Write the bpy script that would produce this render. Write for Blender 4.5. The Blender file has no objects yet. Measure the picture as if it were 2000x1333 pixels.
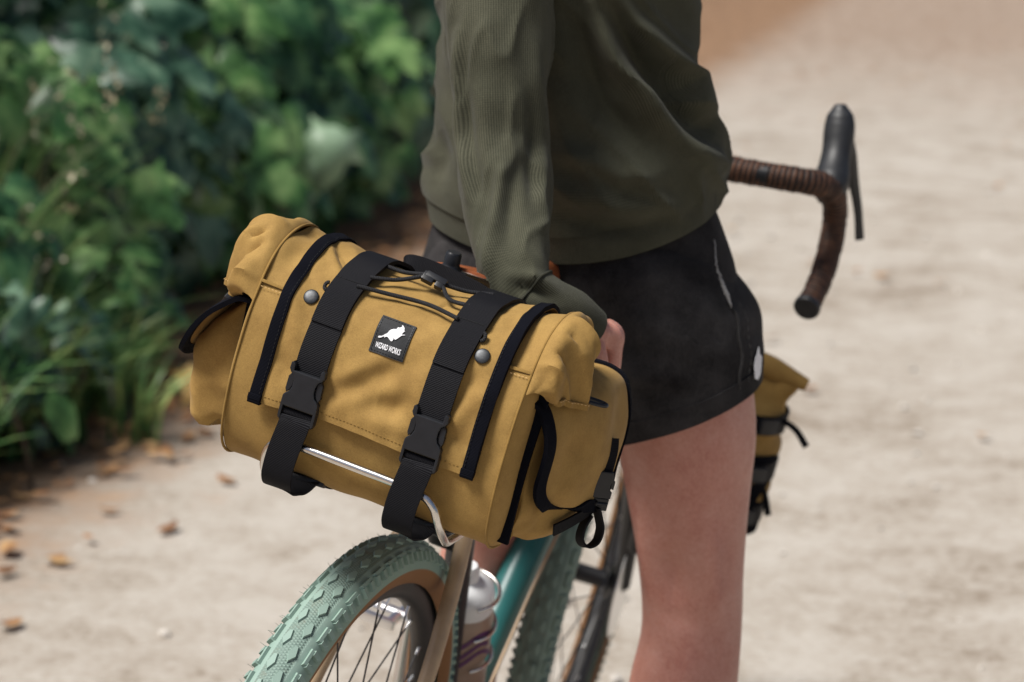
import bpy, bmesh, math, random
import numpy as np
from mathutils import Vector, Matrix, Quaternion

rng = np.random.default_rng(7)
random.seed(7)
R = math.radians
scene = bpy.context.scene
COL = scene.collection

# ------------------------------------------------------------------ camera
cam_data = bpy.data.cameras.new('camera')
cam = bpy.data.objects.new('camera', cam_data)
COL.objects.link(cam)
cam.location = (1.0612, -2.0503, 1.3697)
cam.rotation_euler = (R(90 - 11.9), 0, R(19.668))
cam_data.sensor_width = 36
cam_data.lens = 79.92
cam_data.clip_start = 0.05
cam_data.clip_end = 300
cam_data.dof.use_dof = True
cam_data.dof.focus_distance = 2.19
cam_data.dof.aperture_fstop = 4.8
scene.camera = cam

# ------------------------------------------------------------------ light
SUN = Vector((-0.40, -0.40, 1.05)).normalized()
world = bpy.data.worlds.new('World')
scene.world = world
world.use_nodes = True
wn = world.node_tree
sky = wn.nodes.new('ShaderNodeTexSky')
sky.sky_type = 'NISHITA'
sky.sun_disc = False
sky.sun_elevation = math.asin(SUN.z)
sky.sun_rotation = math.atan2(SUN.x, SUN.y)
sky.dust_density = 3.0
sky.air_density = 0.7
bg = wn.nodes['Background']
bg.inputs['Strength'].default_value = 0.05
wn.links.new(sky.outputs[0], bg.inputs[0])
sd = bpy.data.lights.new('sun', 'SUN')
sd.energy = 3.4
sd.angle = R(22)
sd.color = (1.0, 0.97, 0.92)
sun = bpy.data.objects.new('sun', sd)
COL.objects.link(sun)
sun.rotation_euler = SUN.to_track_quat('Z', 'Y').to_euler()

vs = scene.view_settings
vs.view_transform = 'Standard'
vs.look = 'None'
vs.exposure = 0.62
vs.gamma = 1.0
scene.cycles.use_denoising = True
scene.cycles.max_bounces = 6

LEAN = R(14.54)
CL, SL = math.cos(LEAN), math.sin(LEAN)
def to_world(p):
    x, y, z = p
    return (x * CL + z * SL, y, -x * SL + z * CL)

# ------------------------------------------------------------------ materials
def ramp(nt, fac, stops):
    n = nt.nodes.new('ShaderNodeValToRGB')
    el = n.color_ramp.elements
    while len(el) < len(stops):
        el.new(0.5)
    for e, (p, c) in zip(el, stops):
        e.position = p
        e.color = (*c, 1)
    nt.links.new(fac, n.inputs[0])
    return n.outputs[0]

def new_mat(name, rough=0.6, metallic=0.0, spec=0.5, sheen=0.0):
    m = bpy.data.materials.new(name)
    m.use_nodes = True
    nt = m.node_tree
    b = nt.nodes['Principled BSDF']
    b.inputs['Roughness'].default_value = rough
    b.inputs['Metallic'].default_value = metallic
    b.inputs['Specular IOR Level'].default_value = spec
    if sheen:
        b.inputs['Sheen Weight'].default_value = sheen
        b.inputs['Sheen Roughness'].default_value = 0.45
    return m, nt, b

def coords(nt, kind='Object', scale=(1, 1, 1), rot=(0, 0, 0)):
    t = nt.nodes.new('ShaderNodeTexCoord')
    mp = nt.nodes.new('ShaderNodeMapping')
    mp.inputs['Scale'].default_value = scale
    mp.inputs['Rotation'].default_value = rot
    nt.links.new(t.outputs[kind], mp.inputs['Vector'])
    return mp.outputs[0]

def noise(nt, vec, scale, detail=3.0, rough=0.55, dist=0.0):
    n = nt.nodes.new('ShaderNodeTexNoise')
    n.inputs['Scale'].default_value = scale
    n.inputs['Detail'].default_value = detail
    n.inputs['Roughness'].default_value = rough
    n.inputs['Distortion'].default_value = dist
    nt.links.new(vec, n.inputs['Vector'])
    return n.outputs[0]

def math_node(nt, op, a, b):
    n = nt.nodes.new('ShaderNodeMath')
    n.operation = op
    for i, v in enumerate((a, b)):
        if v is None:
            continue
        if isinstance(v, (int, float)):
            n.inputs[i].default_value = v
        else:
            nt.links.new(v, n.inputs[i])
    return n.outputs[0]

def mixc(nt, fac, a, b, blend='MIX'):
    n = nt.nodes.new('ShaderNodeMix')
    n.data_type = 'RGBA'
    n.blend_type = blend
    for sock, v in ((n.inputs['Factor'], fac), (n.inputs[6], a), (n.inputs[7], b)):
        if isinstance(v, (int, float)):
            sock.default_value = v
        elif isinstance(v, tuple):
            sock.default_value = (*v, 1)
        else:
            nt.links.new(v, sock)
    return n.outputs[2]

def bump(nt, b, height, strength=0.3, dist=0.001, prev=None):
    n = nt.nodes.new('ShaderNodeBump')
    n.inputs['Strength'].default_value = strength
    n.inputs['Distance'].default_value = dist
    nt.links.new(height, n.inputs['Height'])
    if prev is not None:
        nt.links.new(prev, n.inputs['Normal'])
    nt.links.new(n.outputs[0], b.inputs['Normal'])
    return n.outputs[0]

def wave(nt, vec, scale, direction='X', dist=0.0):
    n = nt.nodes.new('ShaderNodeTexWave')
    n.wave_type = 'BANDS'
    n.bands_direction = direction
    n.inputs['Scale'].default_value = scale
    n.inputs['Distortion'].default_value = dist
    nt.links.new(vec, n.inputs['Vector'])
    return n.outputs[1]

def simple(name, c, rough=0.5, metallic=0.0, var=0.15, nscale=30, bstr=0.0, bscale=400, spec=0.5, sheen=0.0):
    m, nt, b = new_mat(name, rough, metallic, spec, sheen)
    v = coords(nt)
    n = noise(nt, v, nscale)
    lo = tuple(x * (1 - var) for x in c)
    hi = tuple(min(1, x * (1 + var)) for x in c)
    nt.links.new(ramp(nt, n, [(0.3, lo), (0.7, hi)]), b.inputs['Base Color'])
    if bstr:
        bump(nt, b, noise(nt, v, bscale, 2), bstr, 0.001)
    return m

def cloth_mat(name, c, grain=0.15, weave=1700, sheen=0.05):
    """tightly woven cordura: heathered thread colour plus a fine twill relief"""
    m, nt, b = new_mat(name, 0.8, 0, 0.2, sheen)
    v = coords(nt)
    big = noise(nt, v, 12, 3)
    th1 = noise(nt, coords(nt, scale=(1, 1, 0.30)), weave, 1, 0.5)
    th2 = noise(nt, coords(nt, scale=(0.30, 1, 1)), weave, 1, 0.5)
    th = math_node(nt, 'MULTIPLY', math_node(nt, 'ADD', th1, th2), 0.5)
    col = ramp(nt, th, [(0.34, tuple(x * (1 - grain) for x in c)), (0.5, c), (0.66, tuple(min(1, x * (1 + grain * 0.9)) for x in c))])
    col = mixc(nt, 1.0, col, ramp(nt, big, [(0.3, (0.88, 0.85, 0.82)), (0.7, (1.0, 1.0, 1.0))]), 'MULTIPLY')
    col = mixc(nt, 1.0, col, ramp(nt, noise(nt, v, 48, 5, 0.7), [(0.34, (0.86, 0.85, 0.84)), (0.6, (1.0, 1.0, 1.0))]), 'MULTIPLY')
    nt.links.new(col, b.inputs['Base Color'])
    h = math_node(nt, 'ADD', math_node(nt, 'MULTIPLY', th, 0.5), math_node(nt, 'MULTIPLY', noise(nt, v, 70, 4), 1.6))
    bump(nt, b, h, 0.22, 0.0012)
    return m

def webbing_mat(name, c, pitch=0.0016, rough=0.55):
    m, nt, b = new_mat(name, rough, 0, 0.10, 0.0)
    uv = coords(nt, 'UV')
    w = wave(nt, uv, 0.314 / pitch, 'Y', 0.15)
    w2 = wave(nt, coords(nt, 'UV'), 0.314 / 0.0011, 'X')
    f = math_node(nt, 'MULTIPLY', math_node(nt, 'ADD', w, math_node(nt, 'MULTIPLY', w2, 0.35)), 0.74)
    nt.links.new(ramp(nt, f, [(0.1, tuple(x * 0.45 for x in c)), (0.9, tuple(x * 1.6 for x in c))]), b.inputs['Base Color'])
    bump(nt, b, f, 0.7, 0.0006)
    return m

MAT = {}
MAT['ochre'] = cloth_mat('ochre_cordura', (0.355, 0.219, 0.066))
MAT['ochre_seam'] = cloth_mat('ochre_seam', (0.30, 0.182, 0.050))
MAT['lining'] = cloth_mat('dark_lining', (0.10, 0.055, 0.016))
MAT['thread'] = simple('tan_thread', (0.62, 0.40, 0.17), 0.7, var=0.3, nscale=900)
MAT['webbing'] = webbing_mat('black_webbing', (0.0080, 0.0080, 0.0102))
MAT['binding'] = webbing_mat('navy_black_binding', (0.0036, 0.0040, 0.0075), 0.0013, 0.9)
MAT['black_thread'] = simple('black_thread', (0.006, 0.006, 0.007), 0.8)
MAT['plastic'] = simple('black_acetal', (0.016, 0.017, 0.020), 0.36, var=0.15, nscale=80, bstr=0.10, bscale=1500, spec=0.35)
MAT['snap'] = simple('gunmetal_snap', (0.045, 0.048, 0.052), 0.42, 0.55, var=0.25, nscale=300)
MAT['cord'] = webbing_mat('black_shock_cord', (0.03, 0.03, 0.032), 0.0016, 0.5)
MAT['patch'] = simple('black_label_cloth', (0.013, 0.014, 0.016), 0.7, var=0.4, nscale=120, bstr=0.3, bscale=2500)
MAT['white_print'] = simple('white_print', (0.85, 0.85, 0.87), 0.6, var=0.03)
MAT['steel'] = simple('brushed_steel', (0.72, 0.70, 0.67), 0.24, 1.0, var=0.06, nscale=200)
MAT['silver'] = simple('silver_alloy', (0.8, 0.8, 0.8), 0.3, 1.0, var=0.05)
MAT['sand'] = simple('sand_paint', (0.40, 0.285, 0.175), 0.35, var=0.12, nscale=40)
MAT['teal'] = simple('teal_paint', (0.028, 0.150, 0.145), 0.35, var=0.08)
MAT['gloss_black'] = simple('satin_black', (0.014, 0.014, 0.016), 0.4, var=0.2, nscale=60)
MAT['rim'] = simple('carbon_rim', (0.012, 0.011, 0.012), 0.45, var=0.3, nscale=60)
MAT['rubber'] = simple('black_rubber', (0.018, 0.019, 0.021), 0.5, var=0.2, nscale=80, bstr=0.1, bscale=900)
MAT['leather'] = simple('tan_leather', (0.30, 0.085, 0.028), 0.42, var=0.3, nscale=35, bstr=0.25, bscale=500)
MAT['bottle_white'] = simple('white_plastic', (0.72, 0.73, 0.74), 0.4, var=0.04)
MAT['bottle_body'] = simple('smoky_bottle', (0.30, 0.21, 0.155), 0.35, var=0.25, nscale=14)
MAT['purple'] = simple('purple_print', (0.10, 0.03, 0.11), 0.5)

def tyre_mat():
    m, nt, b = new_mat('mint_tyre', 0.62, 0, 0.35)
    uv = coords(nt, 'UV')
    sep = nt.nodes.new('ShaderNodeSeparateXYZ')
    nt.links.new(uv, sep.inputs[0])
    phi = math_node(nt, 'ABSOLUTE', sep.outputs[0], None)       # 0 at the crest, 1 at the bead
    base = ramp(nt, phi, [(0.0, (0.30, 0.405, 0.35)), (0.66, (0.20, 0.30, 0.252)), (0.68, (0.22, 0.105, 0.038)), (1.0, (0.17, 0.08, 0.03))])
    d1 = wave(nt, coords(nt, 'UV', (6.0, 62.0, 1), (0, 0, R(0))), 1.0, 'DIAGONAL')
    d2 = wave(nt, coords(nt, 'UV', (-6.0, 62.0, 1)), 1.0, 'DIAGONAL')
    hatch = math_node(nt, 'MULTIPLY', d1, d2)
    band = ramp(nt, phi, [(0.20, (1, 1, 1)), (0.225, (0, 0, 0))])
    hb = math_node(nt, 'MULTIPLY', math_node(nt, 'SUBTRACT', 1.0, hatch), band)
    dust = noise(nt, coords(nt), 38, 5, 0.7)
    col = mixc(nt, math_node(nt, 'MULTIPLY', hb, 0.62), base, (0.10, 0.155, 0.13))
    mud = math_node(nt, 'MULTIPLY', ramp(nt, dust, [(0.55, (0, 0, 0)), (0.78, (0.55, 0.55, 0.55))]), band)
    col = mixc(nt, mud, col, (0.22, 0.13, 0.07))
    nt.links.new(col, b.inputs['Base Color'])
    h = math_node(nt, 'SUBTRACT', 1.0, hb)
    h = math_node(nt, 'ADD', h, math_node(nt, 'MULTIPLY', dust, 0.3))
    bump(nt, b, h, 0.7, 0.0012)
    return m
MAT['tyre'] = tyre_mat()

def tape_mat():
    m, nt, b = new_mat('bar_tape', 0.6, 0, 0.3)
    uv = coords(nt, 'UV', (9.0, 1, 1))
    w = wave(nt, coords(nt, 'UV', (1.0, 90.0, 1)), 1.0, 'DIAGONAL', 0.6)
    n = noise(nt, coords(nt), 55, 4, 0.7)
    f = math_node(nt, 'ADD', math_node(nt, 'MULTIPLY', w, 0.42), math_node(nt, 'MULTIPLY', n, 0.75))
    nt.links.new(ramp(nt, f, [(0.35, (0.012, 0.009, 0.008)), (0.62, (0.05, 0.026, 0.018)), (0.95, (0.23, 0.10, 0.05))]), b.inputs['Base Color'])
    bump(nt, b, w, 0.5, 0.003)
    return m
MAT['tape'] = tape_mat()

def knit_mat(name, c, pitch=0.0024, rows=0.0021, strength=0.42, light=1.55):
    m, nt, b = new_mat(name, 0.95, 0, 0.08, 0.06)
    uv = coords(nt, 'UV')
    w = wave(nt, uv, 0.314 / pitch, 'X', 0.5)
    w2 = wave(nt, coords(nt, 'UV'), 0.314 / rows, 'Y', 0.6)
    f = math_node(nt, 'ADD', math_node(nt, 'MULTIPLY', w, 0.65), math_node(nt, 'MULTIPLY', w2, 0.35))
    v = coords(nt)
    n = noise(nt, v, 420, 4, 0.7)
    big = noise(nt, v, 14, 5, 0.65)
    g = math_node(nt, 'ADD', math_node(nt, 'MULTIPLY', f, 0.6), math_node(nt, 'MULTIPLY', n, 0.45))
    col = ramp(nt, g, [(0.2, tuple(x * 0.55 for x in c)), (0.85, tuple(x * light for x in c))])
    col = mixc(nt, 1.0, col, ramp(nt, big, [(0.34, (0.74, 0.75, 0.74)), (0.62, (1, 1, 1))]), 'MULTIPLY')
    nt.links.new(col, b.inputs['Base Color'])
    bump(nt, b, g, strength, 0.0012)
    return m
MAT['knit'] = knit_mat('olive_knit', (0.068, 0.068, 0.047))
MAT['rib'] = knit_mat('olive_rib_knit', (0.070, 0.070, 0.049), 0.0030, 0.0014, 0.9)

def shorts_mat():
    m, nt, b = new_mat('washed_black_cotton', 0.9, 0, 0.12, 0.04)
    v = coords(nt)
    n = noise(nt, v, 18, 6, 0.68)
    t = noise(nt, coords(nt, scale=(1, 1, 0.2)), 900, 2)
    f = math_node(nt, 'ADD', math_node(nt, 'MULTIPLY', n, 0.7), math_node(nt, 'MULTIPLY', t, 0.3))
    nt.links.new(ramp(nt, f, [(0.34, (0.0095, 0.0088, 0.0094)), (0.66, (0.042, 0.039, 0.039))]), b.inputs['Base Color'])
    bump(nt, b, math_node(nt, 'ADD', n, math_node(nt, 'MULTIPLY', t, 0.2)), 0.5, 0.006)
    return m
MAT['shorts'] = shorts_mat()
MAT['shorts_edge'] = simple('faded_black_hem', (0.020, 0.0185, 0.0185), 0.85, var=0.5, nscale=120, bstr=0.5, bscale=600)
MAT['frayed'] = simple('frayed_white_edge', (0.26, 0.255, 0.25), 0.9, var=0.4, nscale=200)

def skin_mat():
    m, nt, b = new_mat('skin', 0.5, 0, 0.4)
    v = coords(nt)
    n = noise(nt, v, 14, 5, 0.7)
    n2 = noise(nt, v, 260, 4, 0.7)
    f = math_node(nt, 'ADD', math_node(nt, 'MULTIPLY', n, 0.62), math_node(nt, 'MULTIPLY', n2, 0.38))
    nt.links.new(ramp(nt, f, [(0.34, (0.42, 0.155, 0.115)), (0.5, (0.53, 0.25, 0.192)), (0.66, (0.60, 0.325, 0.26))]), b.inputs['Base Color'])
    b.inputs['Subsurface Weight'].default_value = 0.25
    b.inputs['Subsurface Radius'].default_value = (0.02, 0.007, 0.004)
    b.inputs['Subsurface Scale'].default_value = 0.3
    bump(nt, b, n2, 0.3, 0.0008)
    return m
MAT['skin'] = skin_mat()
MAT['hair'] = simple('brown_hair', (0.05, 0.025, 0.012), 0.5, var=0.4, nscale=90)
MAT['eye'] = simple('eye_white', (0.7, 0.7, 0.7), 0.2)

# ------------------------------------------------------------------ geometry helpers
def V3(p):
    return np.asarray(p, float)

def spline(pts, n):
    """Catmull-Rom through pts, resampled to n points of even arc length"""
    P = V3(pts)
    if len(P) == 2:
        t = np.linspace(0, 1, n)[:, None]
        return P[0] * (1 - t) + P[1] * t
    E_ = np.vstack([2 * P[0] - P[1], P, 2 * P[-1] - P[-2]])
    out = []
    for i in range(1, len(E_) - 2):
        p0, p1, p2, p3 = E_[i - 1:i + 3]
        for t in np.linspace(0, 1, 14, endpoint=False):
            out.append(0.5 * (2 * p1 + (p2 - p0) * t + (2 * p0 - 5 * p1 + 4 * p2 - p3) * t * t + (3 * p1 - p0 - 3 * p2 + p3) * t ** 3))
    out.append(E_[-2])
    out = np.array(out)
    d = np.r_[0, np.cumsum(np.linalg.norm(np.diff(out, axis=0), axis=1))]
    s = np.linspace(0, d[-1], n)
    return np.stack([np.interp(s, d, out[:, k]) for k in range(out.shape[1])], 1)

def interp1(x, xs, ys):
    return np.interp(x, xs, ys)

def unit(a):
    a = V3(a)
    return a / (np.linalg.norm(a, axis=-1, keepdims=True) + 1e-12)

def tangents(P):
    return unit(np.gradient(P, axis=0))

def smooth(a, b, x):
    t = np.clip((x - a) / (b - a), 0, 1)
    return t * t * (3 - 2 * t)

def grid_faces(nu, nv, closed_u=False, off=0, flip=False):
    F = []
    for i in range(nu if closed_u else nu - 1):
        i2 = (i + 1) % nu
        for j in range(nv - 1):
            f = (off + i * nv + j, off + i2 * nv + j, off + i2 * nv + j + 1, off + i * nv + j + 1)
            F.append(f[::-1] if flip else f)
    return F

def grid_normals(G, closed_u=False):
    if closed_u:
        du = np.roll(G, -1, 0) - np.roll(G, 1, 0)
    else:
        du = np.gradient(G, axis=0)
    dv = np.gradient(G, axis=1)
    return unit(np.cross(du, dv))

class Geo:
    """collects verts, faces and per-vertex uv"""
    def __init__(self):
        self.v, self.f, self.uv = [], [], []
        self.n = 0
    def add(self, V, F, UV=None):
        V = V3(V).reshape(-1, 3)
        self.v.append(V)
        self.f += [tuple(i + self.n for i in f) for f in F]
        self.uv.append(np.zeros((len(V), 2)) if UV is None else V3(UV).reshape(-1, 2))
        self.n += len(V)
        return self
    def arrays(self):
        return np.vstack(self.v), self.f, np.vstack(self.uv)

def g_tube(g, path, r, n=12, cap=True, ref=(0.13, 0.31, 0.94), flat=1.0):
    P = V3(path)
    m = len(P)
    rr = np.full(m, r) if np.isscalar(r) else np.interp(np.linspace(0, 1, m), np.linspace(0, 1, len(r)), r)
    T = tangents(P)
    N = np.zeros_like(P)
    a = V3(ref) - T[0] * (V3(ref) @ T[0])
    N[0] = a / np.linalg.norm(a)
    for i in range(1, m):
        a = N[i - 1] - T[i] * (N[i - 1] @ T[i])
        N[i] = a / np.linalg.norm(a)
    B = np.cross(T, N)
    th = np.linspace(0, 2 * np.pi, n, endpoint=False)
    G = P[None] + (np.cos(th)[:, None, None] * N[None] + flat * np.sin(th)[:, None, None] * B[None]) * rr[None, :, None]
    L = np.r_[0, np.cumsum(np.linalg.norm(np.diff(P, axis=0), axis=1))]
    UV = np.stack(np.broadcast_arrays((th / (2 * np.pi))[:, None], L[None]), -1)
    F = grid_faces(n, m, True)
    if cap:
        F.append(tuple(i * m for i in range(n))[::-1])
        F.append(tuple(i * m + m - 1 for i in range(n)))
    g.add(G, F, UV)
    return g

def g_ribbon(g, path, wdir, w, th=0.0016, lift=0.0):
    """webbing: rounded flat section swept along path, width along wdir, uv in metres"""
    P = V3(path)
    m = len(P)
    W = V3(wdir)
    if W.ndim == 1:
        W = np.tile(W, (m, 1))
    T = tangents(P)
    W = unit(W - T * np.sum(W * T, 1, keepdims=True))
    N = np.cross(T, W)
    P = P + N * lift
    ww = np.full(m, w) if np.isscalar(w) else np.interp(np.linspace(0, 1, m), np.linspace(0, 1, len(w)), w)
    h, t = 0.5, th / 2
    sec = [(-h, -t), (-h * .9, -t * 1.06), (0, -t), (h * .9, -t * 1.06), (h, -t), (h, t), (h * .9, t * 1.06), (0, t), (-h * .9, t * 1.06), (-h, t)]
    G = np.array([P + W * (ww * a)[:, None] + N * b for a, b in sec])
    L = np.r_[0, np.cumsum(np.linalg.norm(np.diff(P, axis=0), axis=1))]
    UV = np.array([np.stack([ww * a, L], 1) for a, b in sec])
    n = len(sec)
    F = grid_faces(n, m, True)
    F.append(tuple(i * m for i in range(n))[::-1])
    F.append(tuple(i * m + m - 1 for i in range(n)))
    g.add(G, F, UV)
    return g

def g_sheet(g, G, th, uv=None):
    """solid sheet: grid G (outer side) thickened inwards"""
    nu, nv = G.shape[:2]
    N = grid_normals(G)
    H = G - N * th
    if uv is None:
        uv = np.stack(np.meshgrid(np.linspace(0, 1, nu), np.linspace(0, 1, nv), indexing='ij'), -1)
    V = np.vstack([G.reshape(-1, 3), H.reshape(-1, 3)])
    o = nu * nv
    F = grid_faces(nu, nv) + grid_faces(nu, nv, off=o, flip=True)
    def idx(i, j):
        return i * nv + j
    for i in range(nu - 1):
        F.append((idx(i, 0), o + idx(i, 0), o + idx(i + 1, 0), idx(i + 1, 0)))
        F.append((idx(i + 1, nv - 1), o + idx(i + 1, nv - 1), o + idx(i, nv - 1), idx(i, nv - 1)))
    for j in range(nv - 1):
        F.append((idx(0, j + 1), o + idx(0, j + 1), o + idx(0, j), idx(0, j)))
        F.append((idx(nu - 1, j), o + idx(nu - 1, j), o + idx(nu - 1, j + 1), idx(nu - 1, j + 1)))
    g.add(V, F, np.vstack([uv.reshape(-1, 2), uv.reshape(-1, 2)]))
    return g

def g_lathe(g, prof, centre, axis, n=24, ref=None, closed=False):
    """prof: (radius, height along axis) list"""
    c, ax = V3(centre), unit(axis)
    r0 = V3(ref) if ref is not None else (V3((1, 0, 0)) if abs(ax[0]) < 0.9 else V3((0, 1, 0)))
    a = unit(r0 - ax * (r0 @ ax))
    b = np.cross(ax, a)
    th = np.linspace(0, 2 * np.pi, n, endpoint=False)
    pr = V3(prof)
    G = c + (np.cos(th)[:, None, None] * a + np.sin(th)[:, None, None] * b) * pr[None, :, 0:1] + ax * pr[None, :, 1:2]
    m = len(pr)
    F = grid_faces(n, m, True)
    if closed:
        for i in range(n):
            i2 = (i + 1) % n
            F.append((i * m + m - 1, i2 * m + m - 1, i2 * m, i * m))
    else:
        F.append(tuple(i * m for i in range(n))[::-1])
        F.append(tuple(i * m + m - 1 for i in range(n)))
    L = np.r_[0, np.cumsum(np.linalg.norm(np.diff(pr, axis=0), axis=1))]
    g.add(G, F, np.stack(np.broadcast_arrays((th / 6.2832)[:, None], L[None]), -1))
    return g

def g_bm(g, bm, mat4=None):
    bm.verts.ensure_lookup_table()
    V = np.array([v.co[:] for v in bm.verts])
    if mat4 is not None:
        M4 = np.array(mat4)
        V = V @ M4[:3, :3].T + M4[:3, 3]
    for i, v in enumerate(bm.verts):
        v.index = i
    F = [tuple(v.index for v in f.verts) for f in bm.faces]
    g.add(V, F, V[:, :2])
    bm.free()
    return g

def frame4(o, x, y):
    x = unit(x)
    z = unit(np.cross(x, V3(y)))
    y = np.cross(z, x)
    M4 = np.eye(4)
    M4[:3, 0], M4[:3, 1], M4[:3, 2], M4[:3, 3] = x, y, z, V3(o)
    return M4

def g_plate(g, outline, th, M4, bevel=0.0006, holes=()):
    """outline polygon in the frame's xy plane, from z=0 to z=th, edges bevelled"""
    bm = bmesh.new()
    vs_ = [bm.verts.new((x, y, 0)) for x, y in outline]
    f = bm.faces.new(vs_)
    if f.calc_area() and f.normal.z < 0:
        f.normal_flip()
    bm.normal_update()
    if f.normal.z > 0:
        f.normal_flip()
    r = bmesh.ops.extrude_face_region(bm, geom=[f])
    for v in [e for e in r['geom'] if isinstance(e, bmesh.types.BMVert)]:
        v.co.z += th
    bmesh.ops.recalc_face_normals(bm, faces=bm.faces)
    if bevel:
        es = [e for e in bm.edges if abs(e.verts[0].co.z - th) < 1e-6 and abs(e.verts[1].co.z - th) < 1e-6]
        bmesh.ops.bevel(bm, geom=es, offset=bevel, segments=2, affect='EDGES', profile=0.6)
    return g_bm(g, bm, M4)

def g_box(g, size, M4, bevel=0.001, seg=2):
    bm = bmesh.new()
    bmesh.ops.create_cube(bm, size=1)
    for v in bm.verts:
        v.co = Vector((v.co.x * size[0], v.co.y * size[1], v.co.z * size[2]))
    if bevel:
        bmesh.ops.bevel(bm, geom=bm.edges[:], offset=bevel, segments=seg, affect='EDGES', profile=0.6)
    return g_bm(g, bm, M4)

def crease(G, N, lines, width, height, along=None):
    """push points of G along N by a gaussian ridge (height<0: valley) around polylines;
    along: measure across this direction only, and only on the side facing it"""
    out = np.zeros(G.shape[:-1])
    flat = (lambda a: a - np.multiply.outer(a @ along, along)) if along is not None else (lambda a: a)
    GG = flat(G)
    for ln in lines:
        Q = flat(V3(ln))
        best = np.full(G.shape[:-1], 1e9)
        par = np.zeros(G.shape[:-1])
        for k in range(len(Q) - 1):
            d = Q[k + 1] - Q[k]
            t = np.clip(((GG - Q[k]) @ d) / (d @ d), 0, 1)
            dist = np.linalg.norm(GG - Q[k] - t[..., None] * d, axis=-1)
            u = (k + t) / (len(Q) - 1)
            par = np.where(dist < best, u, par)
            best = np.minimum(best, dist)
        taper = np.sin(np.pi * np.clip(par * 0.86 + 0.07, 0, 1)) ** 0.6
        out += height * np.exp(-(best / width) ** 2) * taper
    if along is not None:
        out = out * smooth(0.05, 0.45, -(N @ along))
    return G + N * out[..., None]

class N3:
    """cheap smooth value noise for cloth undulation"""
    def __init__(self, seed):
        r = np.random.default_rng(seed)
        self.k = r.normal(size=(14, 3))
        self.p = r.uniform(0, 6.28, 14)
    def __call__(self, P, scale):
        s = np.zeros(P.shape[:-1])
        for i in range(14):
            s += np.sin((P @ self.k[i]) * scale + self.p[i])
        return s / 5.0

# ------------------------------------------------------------------ object helpers
def tag(o, label=None, category=None, group=None, kind=None):
    if label: o['label'] = label
    if category: o['category'] = category
    if group: o['group'] = group
    if kind: o['kind'] = kind
    return o

def make_obj(name, geo, mat, parent=None, org=(0, 0, 0), flat=False, subsurf=0):
    V, F, UV = geo.arrays() if isinstance(geo, Geo) else geo
    me = bpy.data.meshes.new(name)
    me.from_pydata((V - V3(org)).tolist(), [], [list(f) for f in F])
    lay = me.uv_layers.new(name='UVMap')
    li = np.zeros(len(me.loops), dtype=np.int32)
    me.loops.foreach_get('vertex_index', li)
    lay.data.foreach_set('uv', UV[li].astype(np.float32).ravel())
    if not flat:
        me.polygons.foreach_set('use_smooth', np.ones(len(me.polygons), dtype=bool))
    bm = bmesh.new()
    bm.from_mesh(me)
    bmesh.ops.recalc_face_normals(bm, faces=bm.faces)
    bm.to_mesh(me)
    bm.free()
    me.materials.append(mat)
    me.update()
    o = bpy.data.objects.new(name, me)
    COL.objects.link(o)
    if parent is not None:
        o.parent = parent
    if not flat:
        try:
            me.set_sharp_from_angle(angle=R(48))
        except Exception:
            pass
    if subsurf:
        s = o.modifiers.new('subsurf', 'SUBSURF')
        s.levels = s.render_levels = subsurf
    return o

def empty(name, loc, rot=(0, 0, 0)):
    o = bpy.data.objects.new(name, None)
    COL.objects.link(o)
    o.empty_display_size = 0.05
    o.location = loc
    o.rotation_euler = rot
    return o

class Leaning:
    """a thing that leans with the bicycle: parts are given in bicycle coordinates
    (x right, y forward, z up the wheel plane, origin under the rear hub)"""
    def __init__(self, name, org, **kw):
        self.org = V3(org)
        self.root = empty(name, to_world(org), (0, LEAN, 0))
        tag(self.root, **kw)
    def part(self, name, geo, mat, parent=None, flat=False, subsurf=0, label=None):
        o = make_obj(name, geo, MAT[mat] if isinstance(mat, str) else mat, parent or self.root, self.org, flat, subsurf)
        if label: o['label'] = label
        return o
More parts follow.
